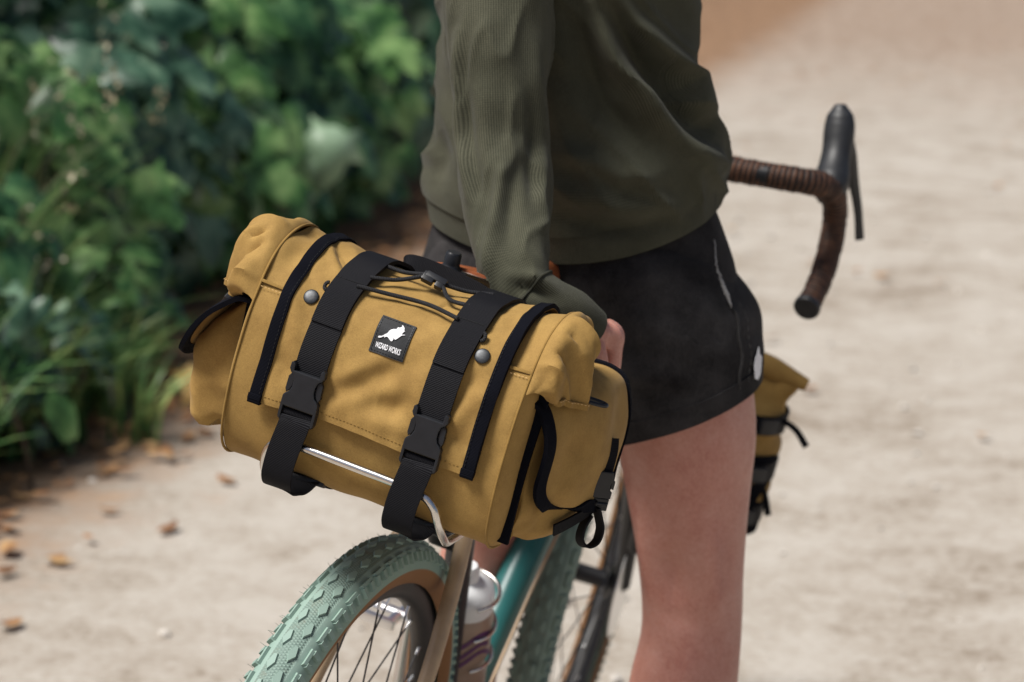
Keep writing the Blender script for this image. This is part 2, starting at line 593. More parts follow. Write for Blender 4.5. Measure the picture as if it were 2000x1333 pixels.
# ================================================================== THE SETTING
def ground_mat():
    m, nt, b = new_mat('sandy_path', 0.9, 0, 0.2)
    v = coords(nt)
    sep = nt.nodes.new('ShaderNodeSeparateXYZ')
    nt.links.new(v, sep.inputs[0])
    n1 = noise(nt, v, 1.6, 6, 0.62, 0.3)
    n2 = noise(nt, v, 9, 5, 0.65)
    n3 = noise(nt, v, 42, 5, 0.75)
    n0 = noise(nt, v, 3.4, 3, 0.5)
    g = math_node(nt, 'ADD', math_node(nt, 'MULTIPLY', n1, 0.26), math_node(nt, 'ADD', math_node(nt, 'ADD', math_node(nt, 'MULTIPLY', n0, 0.16), math_node(nt, 'MULTIPLY', n2, 0.26)), math_node(nt, 'MULTIPLY', n3, 0.32)))
    sand = ramp(nt, g, [(0.40, (0.215, 0.172, 0.130)), (0.475, (0.355, 0.312, 0.262)), (0.56, (0.435, 0.398, 0.350))])
    # the trodden sand gives way to brown leaf mould beside the hedge and on the far stretch
    edge = math_node(nt, 'ADD', math_node(nt, 'SUBTRACT', math_node(nt, 'MULTIPLY', sep.outputs[0], -1.0), math_node(nt, 'MULTIPLY', sep.outputs[1], 0.125)), math_node(nt, 'ADD', math_node(nt, 'MULTIPLY', math_node(nt, 'SUBTRACT', n2, 0.5), 0.9), math_node(nt, 'MULTIPLY', math_node(nt, 'SUBTRACT', n1, 0.5), 0.6)))
    far = math_node(nt, 'MULTIPLY', math_node(nt, 'SUBTRACT', math_node(nt, 'ADD', sep.outputs[1], math_node(nt, 'MULTIPLY', math_node(nt, 'SUBTRACT', n1, 0.5), 9.0)), 9.6), 0.16)
    ew = nt.nodes.new('ShaderNodeMapRange')
    nt.links.new(edge, ew.inputs[0])
    ew.inputs[1].default_value, ew.inputs[2].default_value = 0.95, 1.35
    fw_ = nt.nodes.new('ShaderNodeMapRange')
    nt.links.new(far, fw_.inputs[0])
    fw_.inputs[1].default_value, fw_.inputs[2].default_value = 0.0, 1.0
    fw_.inputs[4].default_value = 0.9
    mould = ramp(nt, n2, [(0.3, (0.13, 0.075, 0.04)), (0.55, (0.24, 0.145, 0.085)), (0.75, (0.36, 0.24, 0.15))])
    leafy = ramp(nt, n2, [(0.34, (0.17, 0.115, 0.08)), (0.52, (0.29, 0.215, 0.16)), (0.68, (0.39, 0.32, 0.26))])
    col = mixc(nt, fw_.outputs[0], sand, leafy)
    col = mixc(nt, ew.outputs[0], col, mould)
    nt.links.new(col, b.inputs['Base Color'])
    bump(nt, b, math_node(nt, 'ADD', math_node(nt, 'MULTIPLY', n2, 0.4), n3), 0.35, 0.012)
    return m

def build_ground():
    g = Geo()
    xs = np.r_[np.linspace(-60, -7, 12), np.linspace(-6, 8, 90), np.linspace(9, 60, 12)]
    ys = np.r_[np.linspace(-30, -4, 8), np.linspace(-3, 14, 100), np.linspace(15, 90, 25)]
    X, Y = np.meshgrid(xs, ys, indexing='ij')
    nz = N3(3)
    P = np.stack([X, Y, 0 * X], -1)
    Z = 0.004 * nz(P, 1.1)
    Z *= smooth(0.5, 1.6, np.hypot(X - 0.2, Y - 0.5))
    Z += 0.5 * smooth(0.75, 2.4, -X - 1.3 - 0.125 * Y) * smooth(0, 3, Y + 1)             # the bank the hedge grows on
    P[..., 2] = Z
    g.add(P, grid_faces(len(xs), len(ys)), P[..., :2])
    o = make_obj('ground', g, ground_mat())
    tag(o, 'pale sandy gravel path with brown leaf mould at its edge', 'path', kind='structure')
build_ground()

# ------------------------------------------------------------------ leaves, bushes, grass
def leaf_mat(name, cols, rough=0.36, trans=0.16):
    m, nt, b = new_mat(name, rough, 0, 0.4)
    n = noise(nt, coords(nt), 9.0, 2)
    nt.links.new(ramp(nt, n, [(0.36, cols[0]), (0.5, cols[1]), (0.64, cols[2])]), b.inputs['Base Color'])
    b.inputs['Transmission Weight'].default_value = 0.0
    tr = nt.nodes.new('ShaderNodeBsdfTranslucent')
    nt.links.new(ramp(nt, n, [(0.3, tuple(1.3 * x for x in cols[0])), (0.72, tuple(1.3 * x for x in cols[2]))]), tr.inputs[0])
    mx = nt.nodes.new('ShaderNodeMixShader')
    mx.inputs[0].default_value = trans
    nt.links.new(b.outputs[0], mx.inputs[1])
    nt.links.new(tr.outputs[0], mx.inputs[2])
    nt.links.new(mx.outputs[0], nt.nodes['Material Output'].inputs[0])
    return m
MAT['leaf_a'] = leaf_mat('deep_green_leaf', [(0.009, 0.036, 0.015), (0.038, 0.110, 0.044), (0.13, 0.26, 0.105)])
MAT['leaf_b'] = leaf_mat('blue_green_leaf', [(0.012, 0.042, 0.024), (0.056, 0.125, 0.078), (0.16, 0.27, 0.175)])
MAT['leaf_c'] = leaf_mat('bright_green_leaf', [(0.020, 0.066, 0.020), (0.085, 0.20, 0.060), (0.25, 0.41, 0.15)])
MAT['leaf_d'] = leaf_mat('shade_dark_evergreen_leaf', [(0.006, 0.018, 0.009), (0.012, 0.032, 0.015), (0.022, 0.055, 0.025)])  # ivy-like green with shade painted in, so the hedge gaps look dark
MAT['grass'] = leaf_mat('meadow_grass', [(0.05, 0.14, 0.045), (0.12, 0.25, 0.08), (0.32, 0.38, 0.14)])
MAT['straw'] = leaf_mat('dry_seed_head', [(0.28, 0.24, 0.13), (0.42, 0.37, 0.24), (0.55, 0.50, 0.38)])
MAT['stem'] = simple('woody_stem', (0.07, 0.05, 0.03), 0.9, var=0.3)
MAT['dead_leaf'] = leaf_mat('dead_leaf', [(0.12, 0.05, 0.02), (0.28, 0.13, 0.05), (0.45, 0.28, 0.13)], 0.7, 0.1)
MAT['yellow_leaf'] = leaf_mat('yellow_leaf', [(0.45, 0.24, 0.06), (0.60, 0.36, 0.11), (0.7, 0.48, 0.2)], 0.6, 0.15)
MAT['pale_leaf'] = leaf_mat('pale_underside_leaf', [(0.22, 0.33, 0.20), (0.29, 0.42, 0.27), (0.36, 0.5, 0.34)])
MAT['pebble'] = simple('pale_stone', (0.52, 0.48, 0.43), 0.8, var=0.3, nscale=8)

# lobed leaf, five points, unit length, in xy plane with the stalk at the origin
LOBED = [(0, 0), (0.16, 0.03), (0.40, -0.10), (0.33, 0.14), (0.52, 0.33), (0.28, 0.42), (0.25, 0.66), (0.0, 1.0),
         (-0.25, 0.66), (-0.28, 0.42), (-0.52, 0.33), (-0.33, 0.14), (-0.40, -0.10), (-0.16, 0.03)]
OVAL = [(0, 0), (0.16, 0.12), (0.26, 0.36), (0.24, 0.62), (0.12, 0.86), (0, 1.0), (-0.12, 0.86), (-0.24, 0.62), (-0.26, 0.36), (-0.16, 0.12)]
def leaf_cloud(pos, nrm, size, outline, droop=0.25, twist=None):
    """one mesh of many leaves; pos (n,3) stalk points, nrm facing directions"""
    n = len(pos)
    O = V3(outline)
    k = len(O)
    nrm = unit(nrm)
    down = np.array([0, 0, -1.0])
    tip = down - nrm * (nrm @ down)[:, None] + rng.normal(0, 0.55, (n, 3))
    tip = unit(tip - nrm * np.sum(tip * nrm, 1, keepdims=True))
    side = np.cross(tip, nrm)
    cup = -0.18 * np.abs(O[:, 0]) * 2 + 0.10 - droop * O[:, 1] ** 2
    jit = 1 + rng.normal(0, 0.06, (n, k, 1))
    V = pos[:, None] + size[:, None, None] * jit * (side[:, None] * O[None, :, 0:1] + tip[:, None] * O[None, :, 1:2] + nrm[:, None] * cup[None, :, None])
    mid = pos + size[:, None] * (tip * 0.42 + nrm * (0.10 - droop * .16))
    V = np.concatenate([V, mid[:, None]], 1)
    F = []
    for i in range(n):
        b = i * (k + 1)
        for j in range(k):
            F.append((b + k, b + j, b + (j + 1) % k))
    return V.reshape(-1, 3), F, np.zeros((n * (k + 1), 2))

def bush(name, label, c, rad, n, size, mat, outline, seed, face=(0.50, -0.55, 0.75)):
    root = empty(name, (c[0], c[1], 0.05))
    tag(root, label, 'bush', 'hedge bushes along the path')
    r = np.random.default_rng(seed)
    d = unit(r.normal(size=(n, 3)))
    d[:, 0] = np.where(r.random(n) < 0.7, np.abs(d[:, 0]), d[:, 0])
    nz = N3(seed)
    rr = (0.55 + 0.45 * r.random(n) ** 0.5) * (1 + 0.28 * nz(d, 3.0))
    pos = V3(c) + d * rr[:, None] * V3(rad)
    pos[:, 2] = np.maximum(pos[:, 2], 0.06 + 0.2 * r.random(n))
    nr = unit(d * V3((1, 1, 0.6)) * 0.6 + V3(face) * 1.0 + r.normal(0, 0.34, (n, 3)))
    make_obj('foliage', leaf_cloud(pos, nr, size * r.uniform(0.55, 1.25, n), outline), MAT[mat], root, root.location, flat=False)
    g = Geo()
    for k in range(6):
        e = pos[r.integers(n)]
        g_tube(g, spline([(c[0] + r.normal(0, .06), c[1] + r.normal(0, .06), -0.02), (c[0] + r.normal(0, .1), c[1] + r.normal(0, .1), max(e[2] * .5, .1)), e], 10), [0.012, 0.004], 5, ref=(1, 0.2, 0))
    make_obj('stem', g, MAT['stem'], root, root.location)
    return root

HEDGE = [
 # centre, radii, leaves, leaf size, material, outline, label
 ((-2.10, 2.35, 0.42), (0.42, 0.42, 0.45), 204, 0.120, 'leaf_a', LOBED, 'low deep green bush in the arching grass at the left edge'),
 ((-2.35, 3.10, 0.50), (0.46, 0.46, 0.55), 204, 0.144, 'leaf_c', LOBED, 'bright green lobed-leaf bush above the arching grass, left of the bag'),
 ((-2.50, 3.85, 0.50), (0.48, 0.46, 0.55), 198, 0.168, 'leaf_b', LOBED, 'blue-green lobed-leaf bush directly above the left pouch of the bag'),
 ((-2.55, 4.60, 0.48), (0.48, 0.46, 0.52), 186, 0.186, 'leaf_c', LOBED, 'bright green lobed-leaf bush directly above the bag\'s top corner'),
 ((-2.70, 5.35, 0.52), (0.48, 0.48, 0.55), 186, 0.192, 'leaf_a', LOBED, 'deep green lobed-leaf bush between the bag corner and the rider\'s back'),
 ((-2.85, 6.15, 0.52), (0.48, 0.50, 0.56), 173, 0.204, 'leaf_c', LOBED, 'bright green bush just left of the sweater'),
 ((-3.05, 7.00, 0.55), (0.52, 0.52, 0.58), 173, 0.216, 'leaf_b', LOBED, 'blue-green bush touching the left edge of the sweater'),
 ((-3.30, 8.00, 0.60), (0.58, 0.60, 0.64), 161, 0.228, 'leaf_a', LOBED, 'farthest deep green bush at the hedge foot behind the rider'),
 ((-2.75, 2.70, 1.0), (0.50, 0.60, 1.0), 500, 0.120, 'leaf_b', LOBED, 'tall blue-green bush behind the seed heads in the upper left'),
 ((-3.05, 3.70, 1.1), (0.55, 0.65, 1.1), 480, 0.140, 'leaf_a', LOBED, 'tall dark green bush behind the left part of the hedge'),
 ((-3.20, 4.80, 1.1), (0.55, 0.70, 1.1), 460, 0.160, 'leaf_a', LOBED, 'tall dark green bush behind the middle of the hedge'),
 ((-3.40, 6.00, 1.15), (0.60, 0.75, 1.15), 460, 0.170, 'leaf_a', LOBED, 'tall dark green bush in the gap left of the sweater'),
 ((-3.70, 7.40, 1.2), (0.65, 0.85, 1.2), 460, 0.180, 'leaf_a', LOBED, 'tall dark green bush behind the sweater\'s left edge'),
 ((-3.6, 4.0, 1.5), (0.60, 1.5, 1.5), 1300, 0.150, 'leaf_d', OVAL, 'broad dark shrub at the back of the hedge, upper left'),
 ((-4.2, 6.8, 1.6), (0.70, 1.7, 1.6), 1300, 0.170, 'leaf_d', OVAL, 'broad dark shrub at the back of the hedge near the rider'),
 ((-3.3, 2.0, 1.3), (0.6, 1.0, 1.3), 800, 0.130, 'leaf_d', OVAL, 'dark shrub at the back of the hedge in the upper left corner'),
]
for i, (c, rad, n, size, mat, outl, label) in enumerate(HEDGE):
    bush('leafy_bush', label, c, rad, n, size, mat, outl, 40 + i)

def blade_cloud(base, height, lean_dir, lean, width, seg=6):
    n = len(base)
    t = np.linspace(0, 1, seg)
    lean_dir = unit(lean_dir)
    sidew = unit(np.cross(lean_dir, (0, 0, 1.0)) + rng.normal(0, 0.4, (n, 3)))
    C = base[:, None] + np.array([0, 0, 1.0]) * (height[:, None] * (t - 0.42 * lean[:, None] * t ** 2.2))[..., None] \
        + lean_dir[:, None] * (height[:, None] * lean[:, None] * t ** 2)[..., None]
    w = width[:, None] * (1 - t ** 1.6 * 0.93)
    A = C - sidew[:, None] * w[..., None]
    B = C + sidew[:, None] * w[..., None]
    V = np.stack([A, B], 2).reshape(-1, 3)
    F = []
    for i in range(n):
        b = i * seg * 2
        for j in range(seg - 1):
            F.append((b + 2 * j, b + 2 * j + 1, b + 2 * j + 3, b + 2 * j + 2))
    return V, F, np.zeros((len(V), 2)), C[:, -1]

def build_grass():
    # tufts of long grass: every tuft arches its own way
    bases, hs, lds, lns, wds = [], [], [], [], []
    for k in range(46):
        y0 = rng.uniform(1.3, 3.25)
        x0 = -1.62 - 0.125 * (y0 - 1) + rng.normal(-0.05, 0.10)
        q = rng.integers(14, 34)
        ang = rng.normal(-0.4, 1.3)
        top = rng.uniform(0.24, 0.48) * np.interp(y0, [1.3, 2.6, 3.5], [1.0, 1.1, 0.6])
        for _ in range(q):
            bases.append((x0 + rng.normal(0, .03), y0 + rng.normal(0, .03), 0)); hs.append(top * rng.uniform(.6, 1.25))
            a = ang + rng.normal(0, 1.0); lds.append((math.cos(a), math.sin(a), 0)); lns.append(rng.uniform(.25, 1.0)); wds.append(rng.uniform(.003, .011))
    for k in range(6):
        x0, y0 = rng.normal(-2.05, .06), rng.uniform(2.55, 2.95)
        for _ in range(26):
            a = rng.normal(0.6, 1.0)
            bases.append((x0 + rng.normal(0, .03), y0 + rng.normal(0, .03), 0)); hs.append(rng.uniform(.5, .95)); lds.append((math.cos(a), math.sin(a), 0)); lns.append(rng.uniform(.1, .55)); wds.append(rng.uniform(.004, .010))
    V, F, UV, _ = blade_cloud(V3(bases), V3(hs), V3(lds), V3(lns), V3(wds), 7)
    o = make_obj('grass', (V, F, UV), MAT['grass'])
    tag(o, 'long green grass arching out of the hedge over the path edge', 'grass', kind='stuff')
    # flowering stalks with pale seed heads
    m = 11
    x = rng.normal(-2.04, 0.06, m); y = rng.uniform(2.55, 3.0, m)
    base = np.stack([x, y, np.zeros(m)], 1)
    V, F, UV, tips = blade_cloud(base, rng.uniform(0.55, 1.1, m), np.stack([0.8 + 0 * x, rng.normal(0.1, 0.7, m), 0 * x], 1), rng.uniform(0.15, 0.6, m), np.full(m, 0.003))
    k = 12
    tp = np.repeat(tips, k, 0) + rng.normal(0, 1, (m * k, 3)) * np.array([0.012, 0.012, 0.045])
    V2, F2, UV2 = leaf_cloud(tp, rng.normal(size=(m * k, 3)), rng.uniform(0.012, 0.026, m * k), OVAL)
    g = Geo(); g.add(V, F, UV); g.add(V2, F2, UV2)
    o = make_obj('seeding_grass', g, MAT['straw'])
    tag(o, 'tall grass stalks with pale dry seed heads at the left edge', 'grass', kind='stuff')
build_grass()

def build_litter():
    n = 1500
    y = rng.uniform(0.6, 9, n)
    x = -1.42 - 0.125 * (y - 1) + rng.normal(0, 0.16, n) - np.abs(rng.normal(0, .2, n))
    far = rng.random(n) < 0.25
    x = np.where(far, rng.uniform(-4, 4, n), x)
    y = np.where(far, rng.uniform(8, 22, n), y)
    stray = rng.random(n) < 0.025
    x = np.where(stray, rng.uniform(-1.5, 2.5, n), x); y = np.where(stray, rng.uniform(1.5, 9, n), y)
    pos = np.stack([x, y, np.full(n, 0.02)], 1)
    V, F, UV = leaf_cloud(pos, np.array([0, 0, 1.0]) + rng.normal(0, 0.25, (n, 3)), rng.uniform(0.03, 0.075, n), OVAL, 0.1)
    V[:, 2] = np.maximum(V[:, 2], 0.016)
    o = make_obj('leaf_litter', (V, F, UV), MAT['dead_leaf'])
    tag(o, 'brown fallen leaves strewn along the hedge foot and path', 'leaves', kind='stuff')
    g = Geo()
    ico = bmesh.new(); bmesh.ops.create_icosphere(ico, subdivisions=1, radius=1.0)
    IV = np.array([v.co[:] for v in ico.verts]); IF = [tuple(v.index for v in f.verts) for f in ico.faces]; ico.free()
    for i in range(900):
        s = 0.004 + 0.012 * rng.random() ** 3
        if i % 150 == 0: s = 0.014
        p = np.array([rng.uniform(-1.7, 3.2), rng.uniform(0.6, 8), s * 0.35])
        V = IV * (s * rng.uniform(0.7, 1.2, 3) * np.array([1, 1, 0.6])) + rng.normal(0, s * .08, IV.shape) + p
        g.add(V, IF)
    o = make_obj('gravel', g, MAT['pebble'], flat=True)
    tag(o, 'small pale stones scattered over the sandy path', 'gravel', kind='stuff')
build_litter()

def single_leaf(name, label, pos, nrm, size, mat, outline, cat='leaf'):
    V, F, UV = leaf_cloud(np.array([pos], float), np.array([nrm], float), np.array([size]), outline, 0.15)
    o = make_obj(name, (V, F, UV), MAT[mat], None, pos)
    o.location = pos
    s = o.modifiers.new('thickness', 'SOLIDIFY'); s.thickness = 0.0012
    tag(o, label, cat)
single_leaf('fallen_leaf', 'large yellow fallen leaf on the ground below the left pouch of the bag', (-1.66, 3.02, 0.05), (0.3, -0.5, 0.8), 0.17, 'yellow_leaf', LOBED)
single_leaf('hanging_leaf', 'pale grey-green leaf turned over in the hedge above the bag', (-2.05, 4.90, 0.50), (0.6, -0.75, 0.4), 0.24, 'pale_leaf', LOBED)
def dock_plant():
    root = empty('dock_plant', (-1.58, 2.18, 0)); tag(root, 'low broad-leaved dock plant at the path edge, lower left', 'plant')
    for k, (dx, dy, dz, nx, ny, s) in enumerate([(-.02, .12, .20, .5, -.7, .20), (-.06, -.06, .26, .6, -.4, .22), (-.12, .05, .33, .4, -.8, .20), (-.18, -.18, .36, .5, -.6, .2)]):
        V, F, UV = leaf_cloud(np.array([(-1.58 + dx, 2.18 + dy, dz)]), np.array([(nx, ny, .55)]), np.array([s * .68]), OVAL, 0.3)
        make_obj('leaf', (V, F, UV), MAT['leaf_c'], root, root.location)
    g = Geo(); g_tube(g, spline([(-1.58, 2.18, -.02), (-1.6, 2.18, .12), (-1.66, 2.16, .3)], 8), .006, 6); make_obj('stem', g, MAT['stem'], root, root.location)
dock_plant()
for i, (x, y, z, lab) in enumerate([(-1.80, 1.95, .20, 'small leafy weed low in the grass at the left edge'), (-1.78, 2.45, .22, 'small leafy weed in the grass left of the yellow leaf'), (-1.92, 3.05, .24, 'small leafy weed in the grass behind the left pouch')]):
    bush('weed_plant', lab, (x, y, z), (.20, .24, .22), 70, .085, 'leaf_c' if i != 1 else 'leaf_b', OVAL if i == 1 else LOBED, 90 + i)
# ================================================================== THE BICYCLE
bike = Leaning('bicycle', (0, 0, 0), label='teal and sand gravel bicycle with mint tyres and brown drop bars', category='bicycle')
B = bike.part
TR, TS = 0.325, 0.0265          # tyre: circle of section centres, section radius
HUB = 0.352

def tyre_geo(cy, cz, steer=None):
    g = Geo()
    n, m = 220, 28
    th = np.linspace(0, 2 * np.pi, n, endpoint=False)
    ph = np.linspace(-2.35, 2.35, m)
    def pt(t, p, h):
        rr = TR + (TS + h) * np.cos(p)
        return np.stack([(TS + h) * np.sin(p) + 0 * t, cy - rr * np.cos(t), cz + rr * np.sin(t)], -1)
    T, P = np.meshgrid(th, ph, indexing='ij')
    rib = 0.0010 * np.exp(-((np.abs(P) - 0.66) / 0.05) ** 2) - 0.0008 * np.exp(-((np.abs(P) - 0.60) / 0.04) ** 2)
    G = pt(T, P, rib)
    UV = np.stack([P / 2.35, T * 1.0], -1)
    g.add(G, grid_faces(n, m, True), UV)
    def knob(t0, p0, outline, h, shrink=0.78):
        """outline in metres: (along, across)"""
        o = V3(outline)
        k = len(o)
        tt = t0 + o[:, 0] / HUB
        pp = p0 + o[:, 1] / TS
        b = pt(tt, pp, -0.0008)
        c = o.mean(0)
        o2 = c + (o - c) * shrink
        tp = pt(t0 + o2[:, 0] / HUB, p0 + o2[:, 1] / TS, h)
        V = np.vstack([b, tp])
        F = [tuple(range(k, 2 * k))] + [(i, (i + 1) % k, k + (i + 1) % k, k + i) for i in range(k)]
        g.add(V, F, np.tile([0.3, 0.0], (2 * k, 1)))
    N = 70
    dia = [(-0.0125, -0.0006), (-0.002, -0.0050), (0.0100, -0.0024), (0.0100, 0.0014), (-0.003, 0.0042)]
    for i in range(N):
        t = i * 2 * np.pi / N
        for s in (-1, 1):
            tt = t + (0.5 if s > 0 else 0) * 2 * np.pi / N
            knob(tt, s * 0.27, [(a, s * b) for a, b in dia][::s], 0.0022, 0.82)
            # side blocks: an open U of two bars and a bridge
            ts = tt + 0.2 * 2 * np.pi / N
            for (a0, a1, c0, c1, h) in ((-.0115, .0115, -.0065, -.0030, .0034), (-.0115, -.0055, -.0035, .0075, .0042), (.0045, .0115, -.0035, .0065, .0042)):
                knob(ts, s * 0.98, [(a0, s * c0), (a1, s * c0), (a1 * .92, s * c1), (a0 * .92, s * c1)], h, 0.86)
            # moulding whiskers
            for q in range(3):
                if rng.random() < 0.5:
                    tq = ts + rng.normal(0, .006) / HUB * 1.2
                    pq = s * (0.98 + rng.uniform(-.3, .3))
                    a = pt(np.array([tq]), np.array([pq]), .002)[0]
                    e = pt(np.array([tq + rng.normal(0, .004)]), np.array([pq + rng.normal(0, .05)]), .0075 + rng.uniform(0, .002))[0]
                    g_tube(g, [a, e], [0.00026, 0.00014], 4, True)
    V, F, UV = g.arrays()
    return g

def steer_pt(P, deg):
    """turn points about the steering axis"""
    a, b = V3((0, 0.845, 0.72)), V3((0, 0.785, 0.90))
    k = unit(b - a)
    P = V3(P) - a
    c, s = math.cos(R(deg)), math.sin(R(deg))
    out = P * c + np.cross(k, P) * s + np.outer(P @ k, k) * (1 - c)
    return out + a
STEER = 6.0

def geo_map(g, fn):
    for i in range(len(g.v)):
        g.v[i] = fn(g.v[i])
    return g

def wheel(name, cy, fn, label):
    # a wheel is one part of the bicycle; tyre, rim, hub, spokes and nipples are its pieces
    g = Geo()
    g_lathe(g, [(0.3115, -0.0135), (0.312, -0.0115), (0.300, -0.0115), (0.300, 0.0115), (0.312, 0.0115), (0.3115, 0.0135), (0.297, 0.0138), (0.2875, 0.0095), (0.2845, 0.004), (0.2845, -0.004), (0.2875, -0.0095), (0.297, -0.0138)],
            (0, cy, HUB), (1, 0, 0), 120, closed=True)
    rim = B('wheel' if name is None else name, geo_map(g, fn), 'rim', label=label)
    B('tyre', geo_map(tyre_geo(cy, HUB), fn), 'tyre', rim)
    g = Geo()
    g_lathe(g, [(0.008, -0.06), (0.012, -0.058), (0.012, -0.042), (0.028, -0.036), (0.028, -0.033), (0.014, -0.028), (0.0135, 0.028), (0.028, 0.033), (0.028, 0.036), (0.012, 0.042), (0.012, 0.058), (0.008, 0.06)], (0, cy, HUB), (1, 0, 0), 24)
    B('hub', geo_map(g, fn), 'gloss_black', rim)
    me_s = None
    for i in range(32):
        a = i * 2 * np.pi / 32
        s = 1 if i % 2 else -1
        ah = a + (0.62 if (i // 2) % 2 else -0.62)
        p0 = V3((s * 0.0345, cy - 0.027 * math.cos(ah), HUB + 0.027 * math.sin(ah)))
        p1 = V3((s * 0.003, cy - 0.2855 * math.cos(a), HUB + 0.2855 * math.sin(a)))
        d = unit(p1 - p0)
        g = Geo(); g_tube(g, fn(np.array([p0, p1])), 0.0010, 6)
        B('spoke', g, 'gloss_black', rim)
        g = Geo(); g_tube(g, fn(np.array([p1 - d * 0.012, p1 - d * .002, p1 + d * 0.003])), [0.0017, 0.0020, 0.0023], 8)
        B('nipple', g, 'silver', rim)
    return rim
wheel('rear_wheel', 0.0, lambda P: P, 'rear wheel with knobbly mint-green tyre and tan sidewall')
wheel('front_wheel', 1.01, lambda P: steer_pt(P, STEER), 'front wheel seen past the rider\'s leg')

def tube_part(name, pts, r, mat, n=16, parent=None, k=20, label=None, flat=1.0):
    g = Geo(); g_tube(g, spline(pts, k), r, n, flat=flat)
    return B(name, g, mat, parent, label=label)

frame = tube_part('frame', [(0, 0.80, 0.865), (0, 0.838, 0.735)], 0.023, 'teal', 20)
tube_part('down_tube', [(0, 0.825, 0.755), (0, 0.43, 0.285)], 0.0235, 'teal', 20, frame)
tube_part('top_tube', [(0, 0.805, 0.845), (0, 0.25, 0.775)], 0.018, 'teal', 20, frame)
tube_part('seat_tube', [(0, 0.43, 0.28), (0, 0.243, 0.80)], 0.0165, 'gloss_black', 20, frame)
for s in (1, -1):
    tube_part('seat_stay', [(s * 0.014, 0.245, 0.765), (s * 0.022, 0.232, 0.715), (s * 0.038, 0.19, 0.645), (s * 0.055, 0.125, 0.555), (s * 0.063, 0.06, 0.45), (s * 0.066, 0.0, 0.352)], [0.0095, 0.0095, 0.0085, 0.0075], 'sand', 14, frame, 26)
    tube_part('chain_stay', [(s * 0.032, 0.40, 0.285), (s * 0.05, 0.25, 0.31), (s * 0.066, 0.0, 0.35)], 0.0095, 'sand', 14, frame)
tube_part('stay_bridge', [(-0.03, 0.205, 0.665), (0.03, 0.205, 0.665)], 0.006, 'gloss_black', 10, frame)
g = Geo(); g_box(g, (.036, .020, .075), frame4((0, .232, .672), (1, 0, 0), (0, 1, .3)), .007, 3); B('frame_strap_pack', g, 'gloss_black')
g = Geo(); g_lathe(g, [(0.02, -0.037), (0.021, -0.035), (0.021, 0.035), (0.02, 0.037)], (0, 0.43, 0.28), (1, 0, 0), 24); B('bottom_bracket', g, 'gloss_black', frame)
tube_part('seat_post', [(0, 0.255, 0.765), (0, 0.205, 0.905)], 0.0138, 'gloss_black', 18)
g = Geo(); g_lathe(g, [(0.017, 0), (0.019, .003), (0.019, .014), (0.017, .017)], (0, 0.2435, 0.797), (0, -.34, .94), 20); B('seat_clamp', g, 'gloss_black')
# cables along the down tube
tube_part('brake_hose', [(0.022, 0.80, 0.80), (0.030, 0.70, 0.63), (0.029, 0.58, 0.485), (0.03, 0.46, 0.335)], 0.0024, 'sand', 8)
# crankset
g = Geo()
def chainring(g, r, x):
    n = 88
    th = np.linspace(0, 2 * np.pi, n, endpoint=False)
    rr = r + np.where(np.arange(n) % 2 == 0, 0.003, -0.002)
    ring = []
    for q, dx in ((rr, -0.0015), (rr, 0.0015), (rr * 0 + r - 0.014, 0.0015), (rr * 0 + r - 0.014, -0.0015)):
        ring.append(np.stack([np.full(n, x + dx), 0.43 - q * np.cos(th), 0.28 + q * np.sin(th)], 1))
    G = np.stack(ring, 1)
    F = grid_faces(n, 4, True) + [(i * 4 + 3, ((i + 1) % n) * 4 + 3, ((i + 1) % n) * 4, i * 4) for i in range(n)]
    g.add(G, F)
chainring(g, 0.085, 0.048)
crank = B('crankset', g, 'gloss_black')
for s, a in ((1, math.pi - 1.9), (-1, -1.9)):
    e = (s * 0.072, 0.43 + 0.17 * math.sin(a + 1.9), 0.28 + 0.17 * math.cos(a + 1.9))
    g = Geo(); g_tube(g, spline([(s * 0.056, 0.43, 0.28), (s * .066, (0.43 + e[1]) / 2, (0.28 + e[2]) / 2), e], 14), [0.015, 0.011, 0.012], 14, flat=0.6); B('crank_arm', g, 'silver', crank)
    g = Geo(); c = V3((s * 0.125, e[1], e[2])); g_tube(g, [c - V3((s * .052, 0, 0)), c + V3((s * .042, 0, 0))], [.008, .011, .009], 14)
    for q in (-1, 1): g_box(g, (0.088, 0.009, 0.014), frame4(c + V3((0, q * .036, 0)), (1, 0, 0), (0, 1, 0)), 0.003); g_box(g, (0.010, 0.075, 0.012), frame4(c + V3((q * .036, 0, 0)), (1, 0, 0), (0, 1, 0)), 0.003)
    B('pedal', g, 'silver', crank)
# chain
g = Geo(); g_tube(g, spline([(0.047, 0.43, 0.365), (0.046, 0.2, 0.378), (0.045, 0, 0.385)], 16), 0.0035, 6); B('chain', g, 'rim')
g = Geo(); g_lathe(g, [(0.03, 0.036), (0.052, 0.037), (0.035, 0.048), (0.02, 0.055)], (0, 0, HUB), (1, 0, 0), 36); B('cassette', g, 'silver')
# rear lamp below the saddle bag
g = Geo(); g_lathe(g, [(0.010, -.012), (0.013, -.008), (0.014, .004), (0.011, .010), (0.004, .013)], (0.004, 0.158, 0.70), (0.0, -1, .2), 20); B('rear_lamp', g, 'bottle_white')

